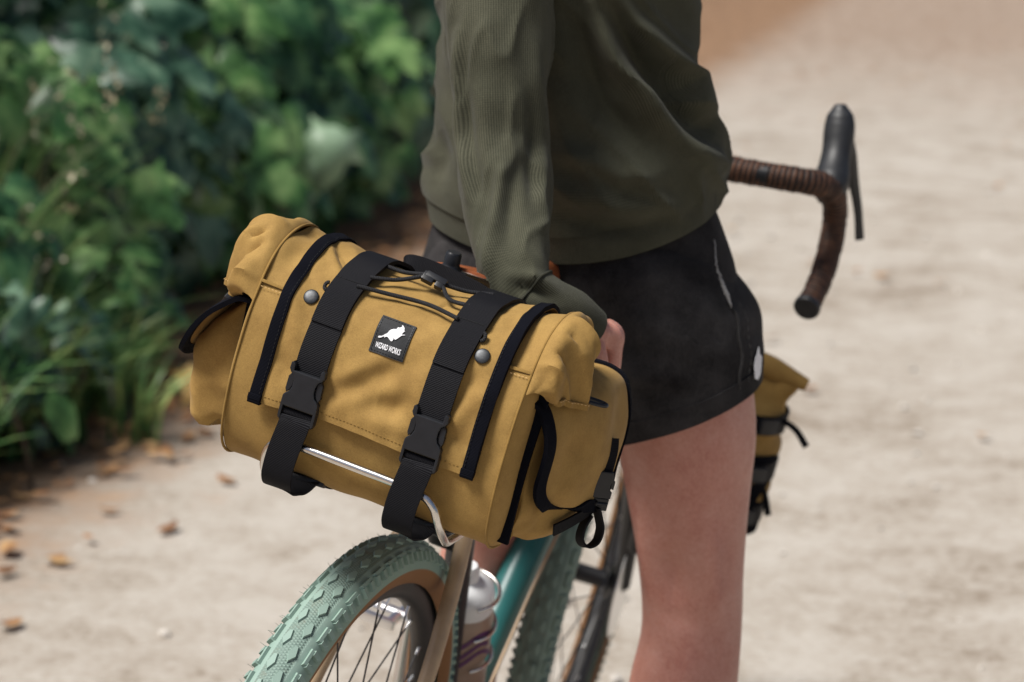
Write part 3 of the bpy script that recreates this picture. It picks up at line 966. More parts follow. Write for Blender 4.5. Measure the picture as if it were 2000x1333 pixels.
# fork, caliper, lamp
fork = None
for s in (1, -1):
    g = Geo(); g_tube(g, steer_pt(spline([(s * 0.012, 0.856, 0.725), (s * 0.045, 0.868, 0.69), (s * 0.053, 0.905, 0.56), (s * 0.056, 1.01, 0.352)], 22), STEER), [0.020, 0.018, 0.015, 0.011], 14)
    o = B('fork_blade', g, 'gloss_black', fork)
    if fork is None:
        fork = o; o.name = 'fork'
g = Geo(); g_box(g, (0.030, 0.050, 0.062), frame4(steer_pt([(0.075, 0.935, 0.470)], STEER)[0], (1, .1, 0), (0, 1, .3)), 0.012, 4); B('brake_caliper', g, 'gloss_black')
g = Geo(); g_lathe(g, [(0.006, .055), (0.07, .055), (0.08, .0555), (0.08, .0575), (0.07, .0575), (0.006, .0575)], (0, 1.01, HUB), (1, 0, 0), 40); B('disc_rotor', geo_map(g, lambda P: steer_pt(P, STEER)), 'silver')

# handlebar, tape, hoods, levers
tube_part('stem', [(0, 0.783, 0.925), (0, 0.80, 0.935), (0, 0.868, 1.012)], [0.021, 0.019, 0.019], 'gloss_black', 18)
g = Geo(); g_tube(g, spline([(0, .80, .865), (0, .778, .955)], 8), 0.018, 18); B('headset', g, 'gloss_black')
bar = None
for s in (1, -1):
    core = [(s * 0.0, 0.868, 1.016), (s * 0.055, 0.879, 1.019), (s * 0.12, 0.883, 1.026)]
    tops = [(s * 0.0605, 0.880, 1.0192), (s * 0.090, 0.882, 1.0225), (s * 0.128, 0.888, 1.0265), (s * 0.162, 0.899, 1.0295), (s * 0.184, 0.918, 1.0285), (s * 0.198, 0.940, 1.0185), (s * 0.2055, 0.956, 0.998),
            (s * 0.2105, 0.962, 0.970), (s * 0.2140, 0.958, 0.942), (s * 0.2175, 0.938, 0.912), (s * 0.2190, 0.910, 0.889), (s * 0.2195, 0.880, 0.8745)]
    g = Geo(); g_tube(g, spline(core, 14), 0.0155, 18)
    o = B('handlebar', g, 'gloss_black', bar)
    if bar is None: bar = o
    else: o.name = 'bar_half'
    P = spline(tops, 90)
    L = np.r_[0, np.cumsum(np.linalg.norm(np.diff(P, axis=0), axis=1))]
    wob = 0.35 * np.sin(L * 61) + 0.25 * np.sin(L * 143 + 1)
    rr = np.interp(L, [0, .17, .21, L[-1]], [.0168, .0172, .0160, .0152]) + 0.0014 * ((L / 0.025 + wob) % 1.0)
    g = Geo(); g_tube(g, P, rr, 20); B('bar_tape', g, 'tape', bar)
    d = unit(P[-1] - P[-3])
    g = Geo(); g_lathe(g, [(0.0165, -0.002), (0.0182, 0.0), (0.0184, 0.005), (0.0165, 0.008), (0.006, 0.0088)], P[-1], d, 22); B('bar_plug', g, 'rubber', bar)
    H = spline([(s * 0.196, 0.930, 1.012), (s * 0.1915, 0.953, 1.030), (s * 0.1865, 0.970, 1.048), (s * 0.1815, 0.984, 1.070), (s * 0.1755, 0.994, 1.094), (s * 0.1700, 0.998, 1.114), (s * 0.1665, 0.998, 1.126)], 40)
    g = Geo(); g_tube(g, H, [0.016, 0.025, 0.0265, 0.0245, 0.0225, 0.0215, 0.0220, 0.0230, 0.0225, 0.0195, 0.008], 20, flat=0.92)
    hd = B('brake_hood', g, 'rubber', bar)
    g = Geo(); g_tube(g, spline([(s * 0.183, 1.006, 1.085), (s * 0.196, 1.018, 1.056), (s * 0.2105, 1.030, 1.020), (s * 0.2245, 1.036, 0.987), (s * 0.2375, 1.040, 0.948)], 24), [0.013, 0.0125, 0.0095, 0.0075, 0.0068, 0.0075], 12, flat=0.6)
    B('brake_lever', g, 'gloss_black', bar)

# saddle
def saddle():
    nu, nv = 34, 40
    t = np.linspace(0, 1, nv)
    Y = 0.112 + 0.262 * t
    half = np.interp(t, [0, .08, .2, .35, .5, .65, .85, 1], [.064, .077, .076, .052, .034, .024, .0195, .015])
    ztop = np.interp(t, [0, .15, .4, .7, 1], [.984, .976, .962, .958, .952])
    drop = np.interp(t, [0, .15, .4, .7, 1], [.026, .030, .042, .046, .03])
    u = np.linspace(-1, 1, nu)
    G = np.zeros((nu, nv, 3))
    for i, a in enumerate(u):
        G[i, :, 0] = half * np.sin(a * 1.5)
        G[i, :, 1] = Y + 0.012 * (abs(a) - .5) * (t < .1)
        G[i, :, 2] = ztop - drop * (1 - np.cos(a * 1.5)) ** 1.1
    g = Geo(); g_sheet(g, G[::-1], 0.0045)
    sd_ = B('saddle', g, 'leather')
    g = Geo(); g_ribbon(g, [(G[i, 0, 0], G[i, 0, 1] - .0015, G[i, 0, 2] - .006) for i in range(nu)], (0, -.15, 1), 0.016, 0.003); B('cantle_plate', g, 'steel', sd_)
    for i in (5, 11, 17, 22, 28):
        g = Geo(); g_lathe(g, [(0.006, 0), (0.006, .001), (0.003, .003), (0.0004, .0034)], G[i, 1] + V3((0, .004, .001)), (0, -.2, 1), 14); B('rivet', g, 'silver', sd_)
    for s in (1, -1):
        g = Geo(); g_tube(g, spline([(s * .045, .10, .955), (s * .022, .16, .917), (s * .022, .25, .914), (s * .012, .34, .945)], 20), 0.0035, 8); B('rail', g, 'steel', sd_)
    g = Geo(); g_box(g, (.052, .04, .022), frame4((0, .205, .914), (1, 0, 0), (0, 1, 0)), .004); B('rail_clamp', g, 'gloss_black', sd_)
    # quick-release knob of the bag mount, standing up at the saddle's back edge
    g = Geo(); g_lathe(g, [(0.016, -.02), (0.018, -.012), (0.017, -.002), (0.0095, .002), (0.0085, .006), (0.0085, .016), (0.007, .018)], (-.024, .104, .985), (0, -.05, 1), 22); B('mount_knob', g, 'plastic', sd_)
saddle()

# bag support: a bent steel hoop behind and under the bag
g = Geo()
hoop = [(0.03, .19, .86), (.06, .12, .80), (.088, .03, .7655), (.095, -.06, .768), (.100, -.100, .785), (.0985, -.1225, .806), (.090, -.1265, .823), (.070, -.1262, .8305),
        (0.0, -.1258, .8325), (-.068, -.1258, .8325), (-.083, -.1245, .825), (-.091, -.116, .808), (-.095, -.095, .784), (-.093, -.06, .768), (-.088, .03, .7655), (-.06, .12, .80), (-.03, .19, .86)]
g_tube(g, spline(hoop, 160), 0.0042, 14); B('bag_support', g, 'steel', label='bent steel tube hoop carrying the saddle bag')

# bottle cages
g = Geo()
for z in (0.0, 0.05, 0.1):
    c = V3((0, .418, .44)) + V3((0, -.34, .94)) * z
    th = np.linspace(-2.4, 2.4, 24)
    g_tube(g, np.stack([.0395 * np.sin(th), c[1] + .0395 * np.cos(th) * .94, c[2] + .0395 * np.cos(th) * .34], 1), .0025, 8)
B('bottle_cage', g, 'steel')

bt = Leaning('water_bottle', (0, .455, .345), label='drink bottle with white cap and purple print in the frame\'s bottle cage', category='bottle')
AX = unit(V3((0, -.34, .94)))
C0 = V3((0, .452, .345))
g = Geo(); g_lathe(g, [(.02, 0), (.034, .001), (.0365, .006), (.0365, .075), (.033, .085), (.033, .10), (.0365, .108), (.0365, .165), (.030, .178)], C0, AX, 32); bt.part('bottle_body', g, 'bottle_body')
g = Geo(); g_lathe(g, [(.0335, .176), (.0345, .178), (.0345, .198), (.033, .206), (.018, .216), (.0125, .219), (.0125, .232), (.009, .240), (.003, .241)], C0, AX, 32); bt.part('bottle_cap', g, 'bottle_white')
for k, (z, a0, a1) in enumerate([(.115, -.6, 1.4), (.128, -.5, .9), (.145, -.8, 1.2), (.05, -.4, 1.3), (.035, 0, 1.0)]):
    th = np.linspace(a0, a1, 14)
    sx = V3((1, 0, 0)); sy = np.cross(AX, sx)
    P = C0 + AX * (z + .012 * np.sin(th * 3)[:, None]) + .0368 * (np.cos(th - 1.0)[:, None] * sx + np.sin(th - 1.0)[:, None] * sy)
    g = Geo(); g_ribbon(g, P, AX, .006, .0006); bt.part('print_mark', g, 'purple')

# ------------------------------------------------------------------ roll-top bag strapped to the fork
fb = Leaning('fork_bag', (.15, .97, .50), label='ochre roll-top bag with black straps on the front fork, beyond the rider\'s leg', category='bag')
def fork_bag():
    for zz in (.56, .66):
        g = Geo(); g_tube(g, [(.055, .935, zz), (.10, .955, zz)], .007, 10); fb.part('cage_arm', g, 'gloss_black')
    nz_ = N3(77)
    n, m = 48, 40
    th = np.linspace(0, 2 * np.pi, n, endpoint=False)
    t = np.linspace(0, 1, m)
    rx = np.interp(t, [0, .03, .12, .6, .8, 1], [.03, .055, .066, .068, .060, .066])
    ry = np.interp(t, [0, .03, .12, .6, .8, 1], [.03, .055, .066, .066, .040, .008])
    z = .515 + .225 * t
    G = np.zeros((n, m, 3))
    G[..., 0] = .155 + rx[None] * np.cos(th)[:, None]
    G[..., 1] = .965 + ry[None] * np.sin(th)[:, None]
    G[..., 2] = z[None]
    G += grid_normals(G, True) * (.004 * nz_(G, 60))[..., None]
    g = Geo(); g.add(G, grid_faces(n, m, True) + [tuple(i * m for i in range(n))[::-1], tuple(i * m + m - 1 for i in range(n))])
    body = fb.part('bag_body', g, 'ochre')
    g = Geo(); g_tube(g, spline([(.078, .965, .748), (.155, .962, .757), (.236, .966, .746)], 20), [.010, .016, .016, .009], 14, flat=.7); fb.part('rolled_top', g, 'ochre')
    for zz, r_ in ((.685, .067), (.615, .0705), (.55, .070)):
        P = np.stack([.155 + r_ * np.cos(th), .965 + r_ * np.sin(th), np.full(n, zz)], 1)
        g = Geo(); g_ribbon(g, np.vstack([P, P[:1]]), (0, 0, 1), .028, .002); st = fb.part('strap', g, 'webbing')
        g = Geo(); g_box(g, (.03, .022, .012), frame4((.155 + r_ * .78, .965 - r_ * .66, zz), (.66, .78, 0), (0, 0, 1)), .003); fb.part('strap_buckle', g, 'plastic', st)
    g = Geo(); g_sheet(g, np.array([[(.155 + .0695 * math.cos(a), .965 + .0695 * math.sin(a), zz) for zz in np.linspace(.52, .64, 8)] for a in np.linspace(-2.2, 1.2, 24)]), .002); fb.part('black_panel', g, 'binding')
    for a in ([(.21, .955, .692), (.24, .95, .685), (.262, .945, .668)], [(.20, .955, .60), (.222, .95, .585), (.238, .945, .555)]):
        g = Geo(); g_tube(g, spline(a, 10), [.004, .0045, .005], 8); fb.part('strap_end', g, 'webbing')
fork_bag()
# ================================================================== THE SADDLE BAG
bag = Leaning('saddle_bag', (0, -.02, .78), label='ochre canvas saddle bag with black straps and buckles and two side pouches', category='bag')
K = bag.part
HW = 0.143
PROFILE = [(-.05, .780), (-.086, .788), (-.107, .807), (-.1155, .838), (-.117, .870), (-.1135, .905), (-.1055, .940), (-.092, .968), (-.070, .987),
           (-.038, .998), (-.008, .999), (.022, .990), (.050, .970), (.070, .945)]
CLOSE = [(.084, .915), (.090, .870), (.088, .822), (.070, .795), (.030, .782), (-.010, .778)]
CU = spline([(0, y, z) for y, z in PROFILE], 300)[:, 1:]
CT = unit(np.gradient(CU, axis=0))
CN = np.stack([-CT[:, 1], CT[:, 0]], 1)
CS = np.r_[0, np.cumsum(np.linalg.norm(np.diff(CU, axis=0), axis=1))]
bag_noise = N3(11)
def s_of_z(z):
    k = np.argmax(CU[:, 1])
    return float(np.interp(z, CU[:k, 1], CS[:k]))
def s_of_y(y):
    k = np.argmin(CU[:, 0])
    return float(np.interp(y, CU[k:, 0], CS[k:]))
def sag(X, Z):
    w = smooth(.955, 1.0, Z)
    return w * (.019 * (np.abs(X) / HW) ** 2.2 - .006)
def S(s, X, off=0.0):
    """point on the bag's outer skin: s metres up the rear panel and over the top, X across"""
    s, X = np.broadcast_arrays(V3(s), V3(X))
    y = np.interp(s, CS, CU[:, 0]); z = np.interp(s, CS, CU[:, 1])
    ny = np.interp(s, CS, CN[:, 0]); nz = np.interp(s, CS, CN[:, 1])
    z2 = z + sag(X, z)
    return np.stack([X, y + ny * off, z2 + nz * off], -1)

def bag_body():
    n = 190
    loop = spline([(0, y, z) for y, z in PROFILE + CLOSE + PROFILE[:1]], n + 1)[:-1, 1:]
    xs = np.r_[-HW - .012, -HW - .010, -HW - .006, -HW - .002, np.linspace(-HW, HW, 90), HW + .002, HW + .006, HW + .010, HW + .012]
    shrink = np.r_[.25, .62, .90, .975, np.ones(90), .975, .90, .62, .25]
    c = V3((-.012, .885))
    m = len(xs)
    G = np.zeros((n, m, 3))
    G[..., 0] = xs[None]
    G[..., 1] = c[0] + (loop[:, None, 0] - c[0]) * shrink[None]
    G[..., 2] = c[1] + (loop[:, None, 1] - c[1]) * shrink[None]
    G[..., 2] += sag(G[..., 0], G[..., 2])
    N = grid_normals(G, True)
    if N[20, m // 2, 1] > 0:
        N = -N
    amp = .0016 + .002 * smooth(.94, 1.0, G[..., 2])
    G += N * (amp * bag_noise(G, 55))[..., None]
    # soft hollows in the upper corners either side of the flap
    G = crease(G, N, [[(-.128, -.075, .985), (-.126, -.055, 1.004)], [(-.131, -.03, 1.011), (-.127, .0, 1.01)]], .010, -.004)
    G = crease(G, N, [[(.131, -.08, .985), (.128, -.05, 1.004)], [(.135, -.11, .90), (.132, -.112, .87)]], .010, -.003)
    g = Geo(); g.add(G, grid_faces(n, m, True) + [tuple(i * m for i in range(n))[::-1], tuple(i * m + m - 1 for i in range(n))])
    return K('bag_body', g, 'ochre')
body = bag_body()

s_lo, s_top = s_of_z(.783), s_of_y(.066)
for sg in (-1, 1):                                   # end seams, piped
    ss = np.linspace(0.004, s_top, 90)
    g = Geo(); g_tube(g, S(ss, sg * HW, .0006), .0014, 8); K('end_seam', g, 'ochre_seam', body)
    # cross seam where the upper skirt is sewn to the lower panel
    sq = s_of_z(.9665)
    xx = np.linspace(sg * HW, sg * .112, 12)
    g = Geo(); g_ribbon(g, S(sq, xx, .0012), (0, .45, .9), .0030, .0016); K('skirt_seam', g, 'ochre_seam', body)

def stitches(P, seg=.0024, gap=.0015, r=.00042):
    P = spline(P, max(12, int(len(P) * 4)))
    L = np.r_[0, np.cumsum(np.linalg.norm(np.diff(P, axis=0), axis=1))]
    g = Geo()
    a = 0.0
    while a + seg < L[-1]:
        q = np.array([[np.interp(v, L, P[:, k]) for k in range(3)] for v in (a, a + seg * .5, a + seg)])
        g_tube(g, q, [r * .6, r, r * .6], 5, True)
        a += seg + gap
    return g

for sg in (-1, 1):
    xx = np.linspace(sg * (HW - .002), sg * .118, 12)
    K('stitching', stitches(S(s_of_z(.9625), xx, .0022)), 'thread', body)

# ---- flap
FX0, FX1 = -.1155, .1205
#FOLDS
FLAP_FOLDS = [([[-0.1021, -0.0285, 1.0068], [-0.0814, -0.05, 1.0011], [-0.0597, -0.0718, 0.9935]], 0.007, -0.004), ([[-0.1106, -0.0286, 1.0068], [-0.0906, -0.0506, 1.0009], [-0.0749, -0.0662, 0.9954]], 0.007, 0.0025), ([[-0.0891, -0.0145, 1.0087], [-0.0708, -0.0383, 1.0052], [-0.0606, -0.0472, 1.0021]], 0.008, 0.003), ([[-0.1199, -0.0636, 0.9963], [-0.105, -0.0789, 0.9879], [-0.0912, -0.0893, 0.9785]], 0.009, -0.0022), ([[-0.1129, -0.0958, 0.9726], [-0.0976, -0.1031, 0.958], [-0.0908, -0.112, 0.9357]], 0.01, 0.002), ([[-0.0388, -0.1191, 0.9047], [-0.0178, -0.1149, 0.9231], [0.0007, -0.111, 0.9401]], 0.01, 0.0025), ([[-0.0341, -0.1204, 0.8924], [-0.0045, -0.1166, 0.916], [0.0292, -0.1101, 0.9433]], 0.011, -0.0028), ([[-0.0323, -0.1219, 0.8786], [0.0001, -0.1193, 0.9024], [0.0303, -0.1145, 0.9248]], 0.011, 0.0022), ([[0.0095, -0.1198, 0.8979], [0.0256, -0.1198, 0.8982], [0.0365, -0.1187, 0.907]], 0.011, -0.004), ([[-0.0044, -0.1217, 0.8803], [0.0273, -0.1214, 0.8834], [0.0489, -0.1214, 0.8831]], 0.01, 0.0022), ([[0.0812, -0.1164, 0.9168], [0.087, -0.1114, 0.9384], [0.0981, -0.104, 0.9561]], 0.01, -0.0024), ([[0.0881, -0.1191, 0.9042], [0.0978, -0.1151, 0.9223], [0.1099, -0.1108, 0.941]], 0.01, 0.0022), ([[0.0836, -0.1204, 0.8925], [0.0994, -0.1203, 0.8928], [0.1094, -0.1211, 0.886]], 0.009, -0.002), ([[-0.0995, -0.1173, 0.9127], [-0.09, -0.1195, 0.9005], [-0.0896, -0.1217, 0.8799]], 0.008, -0.0018), ([[0.0144, -0.0767, 0.9899], [0.0233, -0.0779, 0.9889], [0.0314, -0.0778, 0.9889]], 0.004, -0.0025), ([[-0.0311, -0.0737, 0.9927], [-0.0063, -0.0782, 0.9886], [0.019, -0.0754, 0.9912]], 0.008, 0.0018), ([[0.0832, -0.0749, 0.9916], [0.1013, -0.0742, 0.9923], [0.1085, -0.0611, 0.9972]], 0.008, -0.002), ([[0.0731, -0.054, 0.9997], [0.0912, -0.0526, 1.0002], [0.1076, -0.0474, 1.002]], 0.008, 0.0015), ([[0.0265, -0.0583, 0.9982], [0.0413, -0.0608, 0.9973], [0.0546, -0.0604, 0.9974]], 0.014, -0.006), ([[-0.0163, -0.06, 0.9976], [-0.0023, -0.0661, 0.9955], [0.0158, -0.0696, 0.9942]], 0.009, -0.002)]
F_OFF = .0052
def flap_points(off=F_OFF, nx=150, ns=120, x0=FX0, x1=FX1, sa=None, sb=None):
    sa = s_of_z(.8635) if sa is None else sa
    sb = s_of_y(.050) if sb is None else sb
    xs = np.linspace(x0, x1, nx); ss = np.linspace(sa, sb, ns)
    X, SS = np.meshgrid(xs, ss, indexing='ij')
    # lower hem flares away from the bag a little and waves
    hem = smooth(.045, 0.0, SS - sa)
    o = off + .0035 * hem * (0.8 + .5 * np.sin(X * 42 + 0.8)) 
    G = S(SS, X, o)
    G[..., 2] += .0025 * hem * np.sin(X * 30 + 2.0)
    N = grid_normals(G)
    G = G + N * (.0011 * bag_noise(G, 70) + .0007 * bag_noise(G, 150))[..., None]
    for ln, w, h in FLAP_FOLDS:
        G = crease(G, N, [ln], w * .85, h * 1.15)
    return G
_FG = flap_points()
_FN = grid_normals(_FG)
_fxs = np.linspace(FX0, FX1, 150); _fss = np.linspace(s_of_z(.8635), s_of_y(.050), 120)
def on_flap(s, X, off):
    """point lifted off the wrinkled flap; falls back to the bag skin beyond it"""
    s, X = np.broadcast_arrays(np.atleast_1d(V3(s)), np.atleast_1d(V3(X)))
    fi = np.clip((X - FX0) / (FX1 - FX0) * 149, 0, 148.999); fj = np.clip((s - _fss[0]) / (_fss[-1] - _fss[0]) * 119, 0, 118.999)
    i, j = fi.astype(int), fj.astype(int); a, b = (fi - i)[..., None], (fj - j)[..., None]
    P = (_FG[i, j] * (1 - a) * (1 - b) + _FG[i + 1, j] * a * (1 - b) + _FG[i, j + 1] * (1 - a) * b + _FG[i + 1, j + 1] * a * b)
    N = unit(_FN[i, j])
    P = P + N * off
    Q = S(s, X, F_OFF + off)
    inside = ((s >= _fss[0]) & (s <= _fss[-1]))[..., None]
    return np.where(inside, P, Q)
g = Geo(); g_sheet(g, _FG, .0028); flap = K('flap', g, 'ochre')

for sg, xe in ((1, FX0), (-1, FX1)):                  # black grosgrain binding round the flap's side edges
    ss = np.linspace(s_of_z(.8640), s_of_y(.049), 110)
    xc = xe + sg * .0056
    P = on_flap(ss, xc, .0002)
    W = on_flap(ss, xc + .004, .0002) - on_flap(ss, xc - .004, .0002)
    g = Geo(); g_ribbon(g, P, W, .0125, .0046); K('binding', g, 'binding', flap)
    K('stitching', stitches(on_flap(ss[::3], xe + sg * .0098, .0031), .0026, .0016), 'black_thread', flap)
    g = Geo(); g_ribbon(g, on_flap(np.linspace(s_of_z(.8625), s_of_z(.8705), 5), xc, .0012), (1, 0, 0), .0133, .0062); K('binding_end', g, 'binding', flap)
K('stitching', stitches(on_flap(s_of_z(.8705), np.linspace(FX0 + .014, FX1 - .014, 40), .0004), .0024, .0016), 'ochre_seam', flap)

# ---- straps and buckles
def buckle(o, x, y, parent):
    M4 = frame4(o, x, y)
    half = [(.0135, -.003), (.0138, .0035), (.0158, .0058), (.0182, .0040), (.0186, -.0020), (.0168, -.0052), (.0132, -.0082), (.0118, -.0130), (.0118, -.0190),
            (.0136, -.0236), (.0172, -.0268), (.0188, -.0292), (.0190, -.0372), (.0176, -.0388)]
    out = half + [(-a, b) for a, b in half[::-1]]
    g = Geo(); g_plate(g, out, .0062, M4 @ np.array(Matrix.Translation((0, 0, .0012))), .0012)
    bk = K('buckle', g, 'plastic', parent, flat=True)
    g = Geo()
    for s in (-1, 1):                                  # spring prongs in the waist of the buckle
        g_plate(g, [(s * .0128, -.0085), (s * .0158, -.0062), (s * .0183, -.0100), (s * .0187, -.0225), (s * .0172, -.0262), (s * .0142, -.0232), (s * .0124, -.0185), (s * .0124, -.0125)][::s], .0040, M4 @ np.array(Matrix.Translation((0, 0, .0014))), .0008)
    g_plate(g, [(-.0160, -.0375), (.0160, -.0375), (.0160, -.0398), (-.0160, -.0398)], .0046, M4, .0006)
    for s in (-1, 1):
        g_plate(g, [(s * .0160, -.036), (s * .0191, -.036), (s * .0191, -.0500), (s * .0180, -.0522), (s * .0160, -.0522)][::s], .0072, M4, .0010)
    g_plate(g, [(-.0178, -.0488), (.0178, -.0488), (.0172, -.0535), (-.0172, -.0535)], .0064, M4, .0012)
    K('ladder_lock', g, 'plastic', parent, flat=True)
    g = Geo(); g_tube(g, [(M4 @ np.array([a, -.0443, .0030, 1]))[:3] for a in (-.0155, 0, .0155)], .0036, 12, flat=.55); K('webbing_wrap', g, 'webbing', parent)
    return M4

for xc, xt in ((-.0625, -.0555), (.0672, .0705)):
    s_b = s_of_z(.9005)
    ss = np.linspace(s_of_y(.055), s_b, 110)
    fade = smooth(s_b, s_of_y(.02), ss)
    X = xc + (xt - xc) * fade
    P = on_flap(ss, X, .0030)
    P2 = P.copy()
    for _ in range(10):
        P2[1:-1] = (P2[:-2] + 2 * P2[1:-1] + P2[2:]) / 4
    P2[:, 2] += .0035 * np.exp(-((ss - s_of_y(-.045)) / .03) ** 2)
    # front end is sewn down to the bag ahead of the top
    front = np.array([(xt, .094, .915), (xt, .080, .945)])
    P2 = np.vstack([front, P2])
    g = Geo(); g_ribbon(g, spline(P2, 130), (1, 0, 0), .0325, .0019); st = K('strap', g, 'webbing')
    for z in (.985, .951):
        sq = s_of_z(z)
        k = int(np.argmin(abs(ss - sq)))
        for dz in (0, .0022):
            Q = P2[k + 2] + np.array([(a, 0, 0) for a in np.linspace(-.0155, .0155, 9)]) + V3((0, *(CN[int(np.argmin(abs(CS - sq)))]))) * .0013 + V3((0, 0, dz))
            K('bar_tack', stitches(Q, .0022, .0007, .0005), 'black_thread', st)
    # daisy-chain fold: a second layer of webbing over the upper part
    k0 = int(np.argmin(abs(ss - s_of_z(.951)))); kk = P2[2:k0 + 4]
    g = Geo(); g_ribbon(g, spline(kk, 70), (1, 0, 0), .0322, .0018, .0019); K('strap_layer', g, 'webbing', st)
    top = P2[-1]
    tdir = V3((0, *CT[int(np.argmin(abs(CS - s_of_z(.885))))]))
    top = S(s_of_z(.9065), xc, .0078)
    M4 = buckle(top, (1, 0, 0), tdir, st)
    zl = (M4 @ np.array([0, -.047, .0045, 1]))[:3]
    tail = [zl, zl + V3((0, -.0030, -.008)), (xc - .004, -.1345, .825), (xc - .0055, -.1338, .806), (xc - .006, -.1300, .793), (xc - .005, -.1205, .7835), (xc + .002, -.108, .784), (xc + .010, -.094, .790), (xc + .014, -.080, .783), (xc + .014, -.06, .777)]
    g = Geo(); g_ribbon(g, spline(tail, 90), np.array([(1, 0, 0)] * 60 + [(1, .12, 0.05)] * 30), .0315, .0019); tl = K('strap_tail', g, 'webbing', st)
    # small slider that takes the tail under the bag
    g = Geo(); g_box(g, (.037, .013, .006), frame4((xc + .011, -.092, .7895), (1, .1, 0), (0, 1, -.4)), .002); K('slider', g, 'plastic', st)
    K('bar_tack', stitches([(xc - .005 + a, -.1258 + .0, .7872) for a in np.linspace(-.014, .014, 6)], .002, .0008, .0005), 'black_thread', st)

# ---- snaps
for x, z in ((-.0882, .9672), (.0932, .9668)):
    p = on_flap(s_of_z(z), x, .0)[0]; nn = V3((0, *CN[int(np.argmin(abs(CS - s_of_z(z))))]))
    g = Geo(); g_lathe(g, [(.0050, -.003), (.0073, -.0004), (.0077, .0008), (.0074, .0016), (.0062, .0022), (.0030, .0025), (.0003, .0026)], p, nn, 28); K('snap', g, 'snap', flap)

# ---- label patch with its print
PX0, PX1, PZ0, PZ1 = -.0138, .0215, .9410, .9728
PS0, PS1 = s_of_z(PZ0), s_of_z(PZ1)
def patch_pt(u, v, off):
    """u 0..1 left to right, v 0..1 top to bottom"""
    u, v = np.broadcast_arrays(np.atleast_1d(V3(u)), np.atleast_1d(V3(v)))
    return on_flap(PS1 + (PS0 - PS1) * v, PX0 + (PX1 - PX0) * u, off)
uu, vv = np.meshgrid(np.linspace(0, 1, 16), np.linspace(1, 0, 16), indexing='ij')
g = Geo(); g_sheet(g, patch_pt(uu, vv, .0013), .0016); patch = K('label_patch', g, 'patch', flap)
edge = [(.05, .05), (.95, .05), (.95, .95), (.05, .95), (.05, .05)]
for a, b in zip(edge[:-1], edge[1:]):
    t = np.linspace(0, 1, 8)
    K('stitching', stitches(patch_pt(a[0] + (b[0] - a[0]) * t, a[1] + (b[1] - a[1]) * t, .0017), .0019, .0011, .00036), 'snap', flap)
WITCH = [(445,690),(475,678),(520,684),(560,675),(590,655),(640,640),(663,652),(668,620),(690,590),(730,565),(780,557),(830,559),(864,555),(862,535),(880,522),(905,530),(925,550),(942,560),(958,545),(952,520),(962,490),(960,465),(985,488),(1006,520),(1015,555),(1008,587),(1027,613),(1007,617),(992,640),(968,662),(930,672),(968,682),(1035,680),(1032,692),(972,697),(930,707),(900,732),(870,766),(830,783),(818,770),(830,730),(828,694),(800,690),(800,742),(788,782),(758,809),(735,800),(700,762),(675,727),(650,709),(612,706),(592,724),(578,712),(592,694),(560,700),(500,718),(462,716),(445,706)]
A = np.array([[753., -300.], [268., 743.]]); Ai = np.linalg.inv(A)
def printed(name, pts2, faces):
    P = patch_pt(pts2[:, 0], pts2[:, 1], .0021)
    g = Geo(); g.add(P, faces); K(name, g, 'white_print', flap, flat=True)
w2 = (Ai @ (np.array(WITCH, float) - (525., 222.)).T).T
bm = bmesh.new(); f = bm.faces.new([bm.verts.new((a, b, 0)) for a, b in w2]); bmesh.ops.triangulate(bm, faces=[f]); bm.verts.ensure_lookup_table(); bm.verts.index_update()
printed('emblem', np.array([v.co[:2] for v in bm.verts]), [tuple(v.index for v in q.verts) for q in bm.faces]); bm.free()
cu = bpy.data.curves.new('lettering', 'FONT'); cu.body = 'WIZARD WORKS'; cu.size = 1; cu.offset = .018
to = bpy.data.objects.new('lettering_source', cu); COL.objects.link(to)
tm = bpy.data.meshes.new_from_object(to.evaluated_get(bpy.context.evaluated_depsgraph_get()))
tv = np.array([v.co[:2] for v in tm.vertices]); tf = [tuple(p.vertices) for p in tm.polygons]
bpy.data.objects.remove(to); bpy.data.curves.remove(cu); bpy.data.meshes.remove(tm)
tv = (tv - tv.min(0)) / (tv.max(0) - tv.min(0))
printed('lettering', np.stack([.135 + .735 * tv[:, 0], .862 - .150 * tv[:, 1]], 1), tf)

# ---- shock cord and cord lock across the top, between the straps
def top_pt(x, y, off):
    return on_flap(s_of_y(y) if y > -.117 else 0, x, off)[0]
lockc = top_pt(.012, -.040, .012)
lx = unit(V3((.055, .002, -.010)))
cords = [
 [S(s_of_z(.9835), -.050, .013), S(s_of_z(.986), -.02, .0125), S(s_of_z(.988), .02, .012), S(s_of_z(.984), .056, .014)],
 [S(s_of_y(-.062), -.045, .013), S(s_of_y(-.052), -.022, .0135), lockc - lx * .011 + V3((0, -.0025, 0))],
 [S(s_of_y(-.036), -.042, .013), S(s_of_y(-.036), -.022, .014), lockc - lx * .011 + V3((0, .003, .001))],
 [lockc + lx * .011 + V3((0, -.0025, 0)), S(s_of_y(-.052), .035, .011), S(s_of_y(-.056), .058, .013)],
 [lockc + lx * .011 + V3((0, .003, .001)), S(s_of_y(-.03), .042, .012), S(s_of_y(-.022), .066, .012)]]
for c in cords:
    g = Geo(); g_tube(g, spline(c, 40), .0021, 10); K('shock_cord', g, 'cord')
MC = frame4(lockc, lx, (0, .75, .66))
g = Geo(); g_box(g, (.0125, .0105, .0075), MC @ np.array(Matrix.Translation((-.0062, 0, 0))), .0016); g_box(g, (.0085, .0110, .0070), MC @ np.array(Matrix.Translation((.0068, 0, 0))), .0014); g_box(g, (.022, .0065, .0062), MC @ np.array(Matrix.Translation((.001, .003, .0008))), .001)
K('cord_lock', g, 'plastic')
